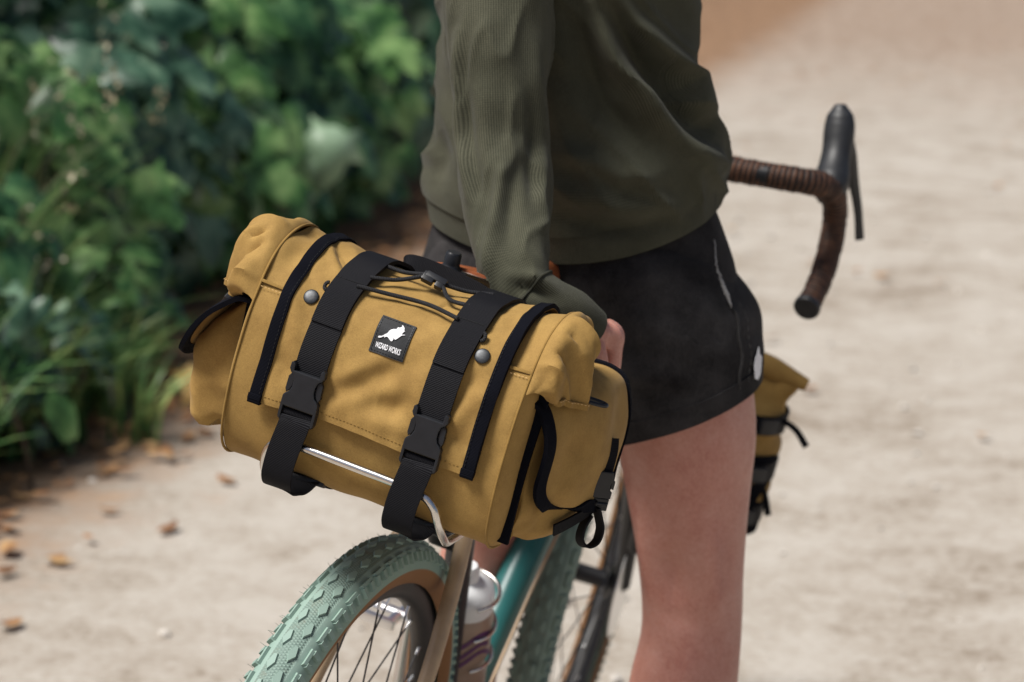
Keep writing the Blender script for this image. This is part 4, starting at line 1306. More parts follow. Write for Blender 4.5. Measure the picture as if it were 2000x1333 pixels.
for x, sg in ((-.0775, -1), (.0865, 1)):              # cord loops showing past the strap edges
    g = Geo(); th = np.linspace(0, np.pi, 12)
    c = on_flap(s_of_z(.978), x, .004)[0]
    g_tube(g, np.stack([c[0] + sg * .003 * np.sin(th), c[1] + .002 * np.cos(th), c[2] + .0035 * np.cos(th)], 1), .0019, 8); K('cord_loop', g, 'cord')

# ---- carry handle: a webbing arch over the front of the top
hp = [(-.050, .078, .938), (-.0585, .070, .958), (-.0600, .062, .9745), (-.052, .058, .9815), (-.034, .058, .9825), (-.004, .059, .9795), (.026, .060, .9745), (.050, .062, .964), (.062, .068, .945)]
g = Geo(); g_ribbon(g, spline(hp, 60), (.05, .30, .95), .0335, .002); K('carry_handle', g, 'webbing')

# ---- gathered upper ends
def end_fold(sg, seed, cre):
    k = np.where(CU[:, 1] > .9475)[0]
    ns, nt_ = 90, 56
    idx = np.linspace(k[0], len(CU) - 1, ns)
    py = np.interp(idx, np.arange(300), CU[:, 0]); pz = np.interp(idx, np.arange(300), CU[:, 1]) + sag(HW, np.interp(idx, np.arange(300), CU[:, 1]))
    t = np.linspace(0, 1, nt_)
    sn = np.linspace(0, 1, ns)[:, None]; T = t[None]
    env = np.sin(np.pi * np.clip(sn ** .72 * .94 + .05, 0, 1)) ** .55 * (1 - (.70 if sg > 0 else .5) * smooth(.35, .85, sn))
    e = T ** 1.7
    zh = .9455 - .010 * np.sin(np.pi * sn)
    Y = -.01 + (py[:, None] + .01) * (1 - .22 * T ** 2)
    Z = pz[:, None] * (1 - e) + zh * e + .016 * np.sin(np.pi * T ** .8) * env
    X = HW + ((.036 if sg > 0 else .041) * np.sin(np.pi / 2 * np.minimum(1, T * 1.25)) * env + .004 * T)
    G = np.stack([sg * X, Y, Z], -1)
    N = grid_normals(G)
    if (N[ns // 2, nt_ // 2, 0]) * sg < 0:
        N = -N
    nz = N3(seed)
    fold = (.0125 * (.55 - np.abs(np.sin(np.pi * (3.3 * sn + .35 * T) + seed))) + .0050 * (.5 - np.abs(np.sin(np.pi * (7.1 * sn - .6 * T) + 2 * seed)))) * smooth(0.10, .5, T) * env
    lump = .0050 * np.sin(2 * np.pi * 3.4 * sn + 1.1) * smooth(0.05, .35, T) * env if sg < 0 else 0
    G = G + N * (fold + lump + .0022 * nz(G, 60) * smooth(0, .3, T))[..., None]
    for k_ in range(7):                               # short sharp creases running out from the seam
        i_ = int((.10 + .095 * k_ + .02 * math.sin(k_ * 2.3 + seed)) * ns); j0, j1 = 6 + 4 * (k_ % 3), 34 + 6 * (k_ % 2)
        G = crease(G, N, [G[i_, j0:j1:5]], .0034, -.0042 if k_ % 3 else .0032)
    for ln, w, h in cre:
        G = crease(G, N, [ln], w, h)
    if sg > 0:
        G = G[::-1]
    g = Geo(); g_sheet(g, G if grid_normals(G)[ns // 2, nt_ // 2, 0] * sg > 0 else G[:, ::-1], .0016)
    o = K('gathered_end', g, 'ochre')
    H = (G[::-1] if sg > 0 else G)[:, -1]
    g = Geo(); g_ribbon(g, H[2:-2] + V3((sg * .0012, -.0003, .003)), (0, 0, 1), .0065, .0022); K('hem', g, 'ochre_seam', o)
    K('stitching', stitches(H[2:40] + V3((sg * .0026, -.0012, .0052))), 'thread', o)
end_fold(1, 2, [([(.168, -.075, 1.015), (.186, -.062, .975), (.188, -.058, .945)], .007, -.011), ([(.162, -.085, 1.0), (.172, -.090, .965)], .008, .004), ([(.176, -.040, 1.012), (.192, -.030, .97)], .006, .007), ([(.180, -.01, .995), (.193, -.005, .955)], .006, -.009)])
end_fold(-1, 5, [([(-.165, -.06, 1.012), (-.182, -.05, .985)], .007, -.008), ([(-.160, -.09, .985), (-.172, -.085, .955)], .008, .003), ([(-.16, -.02, 1.02), (-.178, -.01, 1.0)], .006, -.008)])

# ---- side pouches
def pouch(sg, x1, y0, y1, z0, z1, seed, flap_path, fhalf, fyc, folds=(), taper=(1.0, .86, .70), roll_x=.010, plan=0.0, ex=.42):
    n, m = 72, 44
    th = np.linspace(0, 2 * np.pi, n, endpoint=False)
    t = np.linspace(0, 1, m)
    x0 = HW + .004
    cx, cy = (x0 + x1) / 2, (y0 + y1) / 2
    hx = (x1 - x0) / 2 * np.interp(t, [0, .05, .2, .6, .85, 1], [.72, .88, 1.0, *taper])
    hy = (y1 - y0) / 2 * np.interp(t, [0, .05, .3, .7, 1], [.90, .97, 1.0, .98, .88])
    ce, se = np.cos(th), np.sin(th)
    px = np.sign(ce) * np.abs(ce) ** ex; py = np.sign(se) * np.abs(se) ** ex
    G = np.zeros((n, m, 3))
    G[..., 0] = sg * (x0 + (px[:, None] + 1) * hx[None])
    G[..., 1] = cy + py[:, None] * hy[None]
    G[..., 0] -= sg * plan * smooth(.35, -1.1, py)[:, None] ** 1.5 * ((px[:, None] + 1) / 2)
    G[..., 2] = z0 + (z1 - z0) * t[None] + .010 * (1 - t[None]) * (px[:, None] < 0)
    N = grid_normals(G, True)
    if N[0, m // 2, 0] * sg < 0: N = -N
    nz = N3(seed)
    G = G + N * (.0035 * nz(G, 48) + .0018 * nz(G, 110))[..., None]
    for ln, w, h in folds:
        G = crease(G, N, [ln], w, h)
    g = Geo(); g.add(G, grid_faces(n, m, True) + [tuple(i * m for i in range(n))[::-1], tuple(i * m + m - 1 for i in range(n))])
    po = K('side_pouch', g, 'ochre')
    # rear gusset binding
    g = Geo(); g_ribbon(g, spline([(sg * (x0 + .008), y0 - .006, z1 + .002), (sg * (x0 + .005), y0 - .010, (z0 + z1) / 2), (sg * (x0 + .005), y0 - .008, z0 + .004)], 40), (sg, 0, 0), .0135, .0040); K('binding', g, 'binding', po)
    # flap
    nv, nu = 46, 36
    FP = spline([(x, 0, z) for x, z in flap_path], nv)
    v = np.linspace(0, 1, nv)
    half = fhalf * np.where(v < .55, 1 - .05 * v / .55, .95 * np.clip(1 - ((v - .55) / .452) ** 4.5, 0.0, 1) ** .45)
    half = np.maximum(half, .018)
    u = np.linspace(-1, 1, nu)
    G = np.zeros((nv, nu, 3))
    for j, a in enumerate(u):
        roll = abs(a) ** 3
        G[:, j, 0] = sg * (FP[:, 0] - roll_x * smooth(fhalf * .72, fhalf, np.abs(a * half)) * smooth(.0, .35, v) - plan * smooth(.35, -1.1, a) ** 1.5)
        G[:, j, 1] = fyc + a * half
        G[:, j, 2] = FP[:, 2] - .006 * roll * (1 - v)
    if grid_normals(G)[nv // 2, nu // 2, 0] * sg < 0: G = G[:, ::-1]
    N = grid_normals(G)
    G = G + N * (.0022 * N3(seed + 3)(G, 60))[..., None]
    g = Geo(); g_sheet(g, G, .0022); fl = K('pouch_flap', g, 'ochre', po)
    E_ = np.vstack([G[:, 0], G[-1, 1:-1], G[::-1, -1]])
    inn = np.vstack([G[:, 3], G[-4, 1:-1], G[::-1, -4]])
    E_ = E_ + unit(inn - E_) * .004
    g = Geo(); g_ribbon(g, E_, inn - E_, .0125, .0050); K('flap_binding', g, 'binding', po)
    return po, G
pr, FG = pouch(1, .194, -.072, .086, .790, .945, 21, [(.150, .948), (.172, .949), (.193, .940), (.2035, .915), (.2065, .885), (.2065, .855), (.2070, .824)], .090, .004,
        [([(.17, -.08, .93), (.175, -.083, .86)], .012, -.005), ([(.180, -.083, .87), (.165, -.085, .81)], .012, .005), ([(.196, -.075, .86), (.192, -.078, .80)], .010, .004)], roll_x=.006, plan=.030, ex=.5)
pl_, FL = pouch(-1, .218, -.066, .095, .792, .935, 33, [(.150, .952), (.168, .947), (.188, .929), (.205, .905), (.218, .881), (.228, .858)], .102, .012,
        [([(-.15, -.08, .87), (-.20, -.08, .84)], .012, -.006), ([(-.155, -.082, .845), (-.205, -.08, .815)], .012, .005), ([(-.17, -.08, .91), (-.19, -.08, .86)], .01, .004)], taper=(.98, .66, .34), roll_x=.003)

def pouch_closure(po, G, sg, hang):
    """webbing tab on the flap, a small side-release buckle and the loose strap end below it"""
    if hang:
        xd = unit(V3((.80, .60, 0))); nd = unit(V3((.60, -.80, 0)))
        o = V3((.2075, .022, .860))
        tab = [o + V3((-.004, .006, .034)), o + V3((-.001, .003, .022)), o + V3((0, 0, .004)), o + V3((0, 0, -.006))]
    else:
        mid, N = G[:, G.shape[1] // 2], grid_normals(G)[:, G.shape[1] // 2]
        d = unit(mid[40] - mid[30]); nd = N[34]; xd = unit(np.cross(d, nd)) * -1
        o = (mid + N * .006)[26]
        tab = [mid[14] + N[14] * .004, mid[20] + N[20] * .005, mid[26] + N[26] * .005]
    yd = V3((0, 0, 1.0)) if hang else -d
    M4 = frame4(o, xd, yd)
    if M4[:3, 2] @ nd < 0:
        M4 = frame4(o, -xd, yd)
    w = lambda x, y, z: (M4 @ np.array([x, y, z, 1]))[:3]
    g = Geo(); g_ribbon(g, spline(tab, 20), xd, .0175, .0028); K('closure_strap', g, 'webbing', po)
    g = Geo()
    g_plate(g, [(-.0080, .003), (.0080, .003), (.0105, -.003), (.0080, -.009), (.0082, -.015), (.0115, -.018), (.0115, -.025), (-.0115, -.025), (-.0115, -.018), (-.0082, -.015), (-.0080, -.009), (-.0105, -.003)], .0070, M4, .0012)
    for q in (-1, 1): g_plate(g, [(q * .0092, -.005), (q * .0132, -.007), (q * .0132, -.016), (q * .0092, -.015)][::q], .0045, M4, .0008)
    K('pouch_buckle', g, 'plastic', po, flat=True)
    g = Geo(); g_plate(g, [(-.0115, -.026), (.0115, -.026), (.0115, -.039), (-.0115, -.039)], .0050, M4, .0012)
    g_tube(g, [w(-.010, -.032, .005), w(.010, -.032, .005)], .0024, 10)
    K('pouch_ladder_lock', g, 'plastic', po, flat=True)
    b = w(0, -.036, .0040)
    if hang:
        lp = [(0, 0, 0), (.005, -.010, .001), (.0095, -.022, .002), (.0085, -.036, .002), (0, -.0425, .002), (-.0085, -.036, .002), (-.0090, -.022, .001), (-.004, -.008, 0)]
        g = Geo(); g_ribbon(g, spline([b + xd * x + V3((0, 0, y)) + nd * z for x, y, z in lp], 60), nd * .9 + xd * .2 + V3((0, 0, .35)), .0125, .0022); K('strap_loop', g, 'webbing', po)
        g = Geo(); g_ribbon(g, spline([b + V3((0, 0, .002)), b + V3((-.007, -.016, -.006)), b + V3((-.016, -.034, -.014)), b + V3((-.024, -.048, -.020))], 24), (.25, .25, .93), .0135, .0022); K('strap_anchor', g, 'webbing', po)
    else:
        g = Geo(); g_ribbon(g, spline([b, b + V3((.006, -.004, -.018)), b + V3((.012, -.006, -.045)), b + V3((.022, .0, -.062))], 24), (0, 1, 0), .017, .0022); K('strap_anchor', g, 'webbing', po)
pouch_closure(pr, FG, 1, True)
pouch_closure(pl_, FL, -1, False)
# little plastic loops under the gathered ends
for sg in (1, -1):
    c = V3((sg * .190, -.030, .9425)); ax = unit(V3((sg * .9, .45, -.10)))
    th = np.linspace(0, 2 * np.pi, 28)
    b_ = unit(np.cross(ax, (0, 0, 1)))
    P = c + np.outer(np.cos(th), ax) * .015 + np.outer(np.sin(th), b_) * .0065
    g = Geo(); g_tube(g, P, .0021, 8, False); K('attachment_ring', g, 'plastic', pr if sg > 0 else pl_)
    g = Geo(); g_ribbon(g, [c - ax * .022, c - ax * .012, c - ax * .002], b_, .013, .002, .001); K('ring_tab', g, 'webbing', pr if sg > 0 else pl_)
# bottom binding of the left pouch showing past the body
# ================================================================== THE RIDER
#DATA
SLEEVE = [[0.1871, 0.37, 1.3646], [0.1991, 0.32, 1.288], [0.2124, 0.285, 1.2237], [0.2219, 0.262, 1.1705], [0.2291, 0.245, 1.1173], [0.2369, 0.23, 1.0642], [0.2535, 0.195, 1.0146], [0.2723, 0.16, 0.9772], [0.2847, 0.138, 0.9555], [0.3006, 0.128, 0.9356], [0.3194, 0.132, 0.9232], [0.3375, 0.148, 0.9117], [0.3523, 0.172, 0.8918]]
TORSO_FOLDS = [([[0.2597, 0.4826, 1.2137], [0.2938, 0.4857, 1.1731], [0.3333, 0.4932, 1.1436], [0.3674, 0.4998, 1.1186], [0.3886, 0.5004, 1.0873]], 0.011, 0.013), ([[0.253, 0.475, 1.1905], [0.2792, 0.4719, 1.1349], [0.3032, 0.4734, 1.103], [0.3386, 0.4784, 1.0688], [0.373, 0.4842, 1.0398], [0.4041, 0.4922, 1.0259]], 0.012, 0.014), ([[0.2761, 0.4807, 1.1789], [0.3073, 0.4814, 1.1325], [0.3486, 0.4891, 1.1007], [0.3839, 0.4959, 1.0746]], 0.014, -0.013), ([[0.2279, 0.4308, 1.0329], [0.2652, 0.4425, 1.0259], [0.2949, 0.4491, 1.0079], [0.3319, 0.4618, 1.0056]], 0.012, 0.006), ([[0.3382, 0.4828, 1.0891], [0.3682, 0.487, 1.0601], [0.3943, 0.4931, 1.0456]], 0.013, -0.009), ([[0.2315, 0.4647, 1.1789], [0.2519, 0.4604, 1.1268], [0.2775, 0.4591, 1.0804], [0.3138, 0.463, 1.0398]], 0.018, -0.012), ([[0.2363, 0.4249, 0.9934], [0.2733, 0.4356, 0.9818], [0.3188, 0.4492, 0.9703], [0.3682, 0.4695, 0.9818]], 0.014, 0.006), ([[0.2355, 0.4182, 0.9645], [0.2868, 0.4333, 0.95], [0.3475, 0.4569, 0.9587]], 0.012, -0.006), ([[0.0915, 0.39, 1.0688], [0.1019, 0.3873, 1.0398], [0.0984, 0.3795, 1.0108]], 0.012, -0.005)]
SLEEVE_FOLDS = [([[0.1931, 0.2051, 1.1956], [0.1958, 0.1911, 1.1284], [0.2087, 0.1823, 1.0687], [0.2182, 0.175, 1.0211]], 0.006, 0.007), ([[0.2004, 0.2054, 1.185], [0.2034, 0.1938, 1.1284], [0.2173, 0.1854, 1.0687], [0.2254, 0.1788, 1.0263]], 0.008, -0.006), ([[0.2502, 0.1948, 1.0581], [0.2446, 0.1799, 1.0004], [0.2398, 0.1674, 0.9523]], 0.007, 0.008), ([[0.2378, 0.1892, 1.0528], [0.2328, 0.1791, 1.0158], [0.2315, 0.1715, 0.984]], 0.008, -0.006), ([[0.2633, 0.1982, 1.0528], [0.2594, 0.185, 0.9999], [0.2598, 0.1757, 0.9576]], 0.01, -0.006), ([[0.222, 0.2013, 1.1321], [0.2291, 0.1943, 1.0898], [0.2302, 0.1864, 1.0528]], 0.01, 0.004), ([[0.2662, 0.1739, 0.9391], [0.2867, 0.1808, 0.9375], [0.3052, 0.1854, 0.9285]], 0.007, 0.006), ([[0.2721, 0.1736, 0.9285], [0.2901, 0.1794, 0.9259], [0.3059, 0.1833, 0.9179]], 0.007, -0.004), ([[0.2876, 0.2105, 1.0687], [0.2888, 0.1991, 1.0158], [0.302, 0.1943, 0.9735]], 0.008, 0.005), ([[0.2737, 0.2174, 1.1216], [0.2784, 0.2072, 1.0687], [0.2812, 0.1964, 1.0158]], 0.009, -0.005)]
VIEW = unit(V3((-.329, .921, -.206)))
person = empty('person', (.2, .52, 0))
tag(person, 'rider in olive sweater and black shorts standing astride the bicycle, hand on saddle', 'person')
PORG = V3((.2, .52, 0))
def W(name, geo, mat, parent=None, **k):
    lab = k.pop('label', None)
    o = make_obj(name, geo, MAT[mat], parent or person, PORG, **k)
    if lab: o['label'] = lab
    return o

def rings(centres, ax, ay, dirs, n=40, steps=None):
    """loft of ellipses: centres (k,3), radii ax along dirs (horizontal unit angle, radians), ay across"""
    C = V3(centres)
    k = len(C)
    th = np.linspace(0, 2 * np.pi, n, endpoint=False)
    G = np.zeros((n, k, 3))
    for j in range(k):
        a = dirs[j] if np.ndim(dirs) else dirs
        e1 = V3((math.cos(a), math.sin(a), 0)); e2 = V3((-math.sin(a), math.cos(a), 0))
        G[:, j] = C[j] + np.cos(th)[:, None] * e1 * ax[j] + np.sin(th)[:, None] * e2 * ay[j]
    return G
def loft_z(zs, table, n, m):
    """resample a table of (z, cx, cy, a, b, angle_deg) smoothly at m heights"""
    T = spline(V3(table), m)
    return rings(np.stack([T[:, 1], T[:, 2], T[:, 0]], 1), T[:, 3], T[:, 4], np.radians(T[:, 5]), n), T
def close(g, G):
    n, m = G.shape[:2]
    g.add(G, grid_faces(n, m, True) + [tuple(i * m for i in range(n))[::-1], tuple(i * m + m - 1 for i in range(n))])

# ---- body: overlapping lofts fused into one continuous skin
def body_geo():
    g = Geo()
    # trunk
    G, _ = loft_z(None, [(.80, .228, .505, .150, .10, 0), (.88, .228, .505, .168, .115, 0), (.96, .227, .505, .155, .108, -4), (1.05, .226, .50, .125, .095, -15), (1.15, .225, .495, .125, .10, -30), (1.27, .225, .49, .145, .108, -42), (1.36, .225, .485, .155, .085, -48), (1.41, .225, .48, .10, .065, -48), (1.44, .227, .478, .058, .056, -48)], 48, 60)
    close(g, G)
    g_tube(g, spline([(.227, .478, 1.40), (.233, .482, 1.47), (.24, .49, 1.52)], 10), [.056, .052, .052], 24)
    # head
    T = [(-.115, .030, .03), (-.105, .045, .06), (-.07, .060, .078), (-.02, .068, .088), (.03, .074, .096), (.07, .070, .092), (.10, .052, .068), (.118, .02, .025)]
    th = np.linspace(0, 2 * np.pi, 40, endpoint=False)
    Tq = spline([(a, b, c) for a, b, c in T], 36)
    hc = V3((.245, .50, 1.60)); hx = V3((.87, -.49, 0)); hy = V3((.49, .87, 0))
    G = np.zeros((40, 36, 3))
    for j in range(36):
        z, a, b = Tq[j]
        fwd = .012 * (1 - abs(z) / .12)
        G[:, j] = hc + np.cos(th)[:, None] * hx * a + (np.sin(th)[:, None] * b + fwd) * hy + V3((0, 0, z))
    close(g, G)
    face = lambda x, y, z: hc + hx * x + hy * y + V3((0, 0, z))
    g_tube(g, spline([face(0, .095, .02), face(0, .108, -.01), face(0, .118, -.03), face(0, .098, -.04)], 12), [.006, .008, .012, .008], 14)
    for s in (-1, 1):
        g_tube(g, spline([face(s * .072, -.002, .025), face(s * .083, -.012, .01), face(s * .078, -.004, -.02), face(s * .07, .004, -.035)], 12), [.006, .011, .010, .006], 12)
    for z, r_ in ((-.062, .006), (-.072, .0065)):
        g_tube(g, spline([face(-.024, .082, z), face(0, .094, z), face(.024, .082, z)], 12), [.002, r_, .002], 10)
    # legs
    G, _ = loft_z(None, [(.92, .310, .505, .085, .095, 0), (.84, .340, .502, .090, .100, 0), (.76, .362, .50, .086, .096, 0), (.70, .370, .50, .0835, .090, 0), (.64, .373, .502, .0755, .082, 0), (.585, .376, .503, .0685, .072, 0), (.53, .379, .503, .0630, .066, 0), (.48, .381, .503, .0608, .063, 0), (.445, .380, .500, .0615, .064, 0), (.40, .375, .493, .0655, .068, 0), (.35, .371, .488, .0665, .070, 0), (.28, .371, .49, .056, .060, 0), (.20, .372, .495, .043, .047, 0), (.12, .373, .50, .034, .038, 0), (.07, .373, .50, .035, .042, 0)], 44, 90)
    N = grid_normals(G, True)
    if N[0, 40, 0] < 0: N = -N
    # hollow behind the knee with its crease, and the two hamstring cords
    G = crease(G, N, [[(.338, .44, .500), (.365, .435, .488), (.395, .435, .488), (.422, .44, .498)]], .006, -.009)
    G = crease(G, N, [[(.372, .435, .57), (.376, .435, .50)]], .020, -.013)
    G = crease(G, N, [[(.336, .445, .60), (.332, .445, .50)], [(.415, .445, .60), (.424, .45, .50)]], .013, .009)
    G = crease(G, N, [[(.352, .43, .46), (.350, .425, .38)], [(.395, .43, .46), (.393, .425, .37)]], .020, .0055)
    close(g, G)
    G, _ = loft_z(None, [(.92, .15, .505, .085, .095, 0), (.84, .122, .51, .088, .098, 0), (.74, .098, .53, .080, .09, 0), (.64, .100, .60, .062, .072, 0), (.55, .074, .62, .053, .061, 0), (.48, .058, .625, .050, .056, 0), (.38, .044, .615, .052, .060, 0), (.28, .032, .61, .046, .052, 0), (.18, .022, .60, .036, .04, 0), (.07, .014, .59, .033, .04, 0)], 40, 60)
    close(g, G)
    for fx, fy in ((.375, .50), (.012, .59)):
        g_tube(g, spline([(fx, fy - .05, .045), (fx, fy + .02, .055), (fx + .005, fy + .10, .04), (fx + .008, fy + .17, .03)], 16), [.034, .042, .040, .028], 18)
    # arms
    A_ = V3(SLEEVE)
    g_tube(g, spline(np.vstack([[(.22, .42, 1.37)], A_]), 50), [.058, .052, .045, .043, .040, .038, .033, .028, .024, .021, .021, .023], 24)
    g_tube(g, spline([(.215, .55, 1.36), (.16, .66, 1.26), (.10, .74, 1.13), (.07, .86, 1.07), (.055, .945, 1.055)], 40), [.055, .046, .040, .032, .027], 22)
    for s_, hp_ in ((1, None),):
        pass
    return g

def hand_geo(g):
    # right hand lying over the saddle's flank, fingers reaching down, thumb behind
    wr = V3(SLEEVE[-1])
    o_ = wr - V3((.3343, .232, .879)) + V3((-.003, .0, .0))
    kn = [V3((.3585, .256, .868)) + o_, V3((.3545, .274, .866)) + o_, V3((.3470, .291, .862)) + o_, V3((.3390, .305, .855)) + o_]
    palm = []
    for t in np.linspace(0, 1, 8):
        row = []
        for a in np.linspace(0, 2 * np.pi, 20, endpoint=False):
            base0 = wr - V3((.010, .006, -.006)); base1 = (kn[0] + kn[3]) / 2 + V3((-.004, 0, -.002))
            c = base0 * (1 - t) + base1 * t
            wdir = unit(kn[3] - kn[0]); nd = unit(np.cross(wdir, base1 - base0))
            w = .024 + .017 * smooth(0, .8, t); th_ = .0185 - .004 * t
            row.append(c + wdir * math.cos(a) * w + nd * math.sin(a) * th_)
        palm.append(row)
    close(g, np.array(palm).transpose(1, 0, 2))
    lens = [(.036, .022, .018), (.040, .025, .018), (.037, .023, .018), (.029, .018, .016)]
    for k in range(4):
        d1 = unit(V3((-.10, .06, -1.0))); d2 = unit(V3((-.62, .08, -.78))); d3 = unit(V3((-.95, .06, -.25)))
        a, b, c = lens[k]
        p1 = kn[k] + d1 * a; p2 = p1 + d2 * b; p3 = p2 + d3 * c
        g_tube(g, spline([kn[k] + V3((-.012, -.006, .012)), kn[k], kn[k] + d1 * a * .5, p1, p1 + d2 * b * .5, p2, p3], 26), [.0085, .0102, .0088, .0092, .0082, .0085, .0078, .0055], 14)
    # thumb from the side of the palm, closing against the saddle edge behind the index finger
    t0 = wr + V3((-.004, -.004, -.012))
    g_tube(g, spline([t0 + V3((0, .004, .006)), t0 + V3((.014, .002, -.014)), t0 + V3((.016, .006, -.036)), t0 + V3((.004, .014, -.054)), t0 + V3((-.010, .020, -.064))], 24), [.012, .0125, .0098, .0102, .0092, .0060], 14)
    # left hand round the far brake hood
    c = V3(to_world((-.19, .985, 1.06)))
    g_tube(g, [(.055, .93, 1.057), c + V3((0, -.02, .012)), c + V3((0, .015, .016))], [.026, .034, .030], 16)
    for k in range(4):
        o = c + V3((-.028, -.015 + .017 * k, .010))
        g_tube(g, spline([o + V3((.02, 0, .008)), o, o + V3((-.006, .004, -.03)), o + V3((.016, .004, -.048))], 14), [.009, .009, .0085, .006], 10)
    g_tube(g, spline([c + V3((.02, -.02, .012)), c + V3((.036, .0, .0)), c + V3((.034, .022, -.022))], 12), [.011, .010, .007], 10)

def fuse(g, voxel):
    V, F, UV = g.arrays()
    me = bpy.data.meshes.new('tmp'); me.from_pydata(V.tolist(), [], [list(f) for f in F])
    bm = bmesh.new(); bm.from_mesh(me); bmesh.ops.recalc_face_normals(bm, faces=bm.faces); bm.to_mesh(me); bm.free()
    o = bpy.data.objects.new('tmp', me); COL.objects.link(o)
    r = o.modifiers.new('r', 'REMESH'); r.mode = 'VOXEL'; r.voxel_size = voxel
    s = o.modifiers.new('s', 'SMOOTH'); s.factor = .5; s.iterations = 4
    dg = bpy.context.evaluated_depsgraph_get(); dg.update()
    m2 = bpy.data.meshes.new_from_object(o.evaluated_get(dg))
    nv = np.zeros(len(m2.vertices) * 3); m2.vertices.foreach_get('co', nv)
    F2 = [tuple(p.vertices) for p in m2.polygons]
    bpy.data.objects.remove(o); bpy.data.meshes.remove(me); bpy.data.meshes.remove(m2)
    nv = nv.reshape(-1, 3)
    return nv, F2, np.zeros((len(nv), 2))
g = body_geo(); hand_geo(g)
W('body', fuse(g, .0042), 'skin')

# ---- hair, eyes and shoes
hc = V3((.245, .50, 1.60)); hx = V3((.87, -.49, 0)); hy = V3((.49, .87, 0))
n, m = 40, 22
th = np.linspace(0, 2 * np.pi, n, endpoint=False); t = np.linspace(0, 1, m)
G = np.zeros((n, m, 3))
for i, a in enumerate(th):
    low = -.11 + .175 * smooth(-.25, .75, math.sin(a))
    el = np.arcsin(np.clip((low + (.118 - low) * t) / .128, -1, 1))
    r_ = np.cos(el)
    G[i] = hc + (np.outer(np.cos(a) * .082 * r_, hx) + np.outer((np.sin(a) * .106) * r_ + .004, hy)) + np.outer(.128 * np.sin(el), (0, 0, 1))
G += grid_normals(G, True) * (.004 * N3(5)(G, 130))[..., None] * 0.6
g = Geo(); close(g, G); hair = W('hair', g, 'hair')
for s in (-1, 1):
    c = hc + hx * s * .031 + hy * .090 + V3((0, 0, .012))
    g = Geo(); g_lathe(g, [(.002, -.011), (.009, -.007), (.0115, 0), (.009, .007), (.002, .0112)], c, hy, 16); W('eye', g, 'eye')
for fx, fy in ((.375, .50), (.012, .59)):
    g = Geo(); g_tube(g, spline([(fx, fy - .065, .055), (fx, fy, .065), (fx + .005, fy + .10, .050), (fx + .009, fy + .19, .036)], 22), [.034, .047, .050, .047, .028], 20, flat=.95)
    sh = W('shoe', g, 'gloss_black')
    g = Geo(); g_tube(g, spline([(fx, fy - .075, .012), (fx, fy + .05, .014), (fx + .009, fy + .195, .014)], 16), [.03, .046, .048, .03], 20, flat=1.0)
    V, F, UV = g.arrays(); V[:, 2] = np.clip(V[:, 2], 0.003, .022); W('sole', (V, F, UV), 'bottle_white', sh)

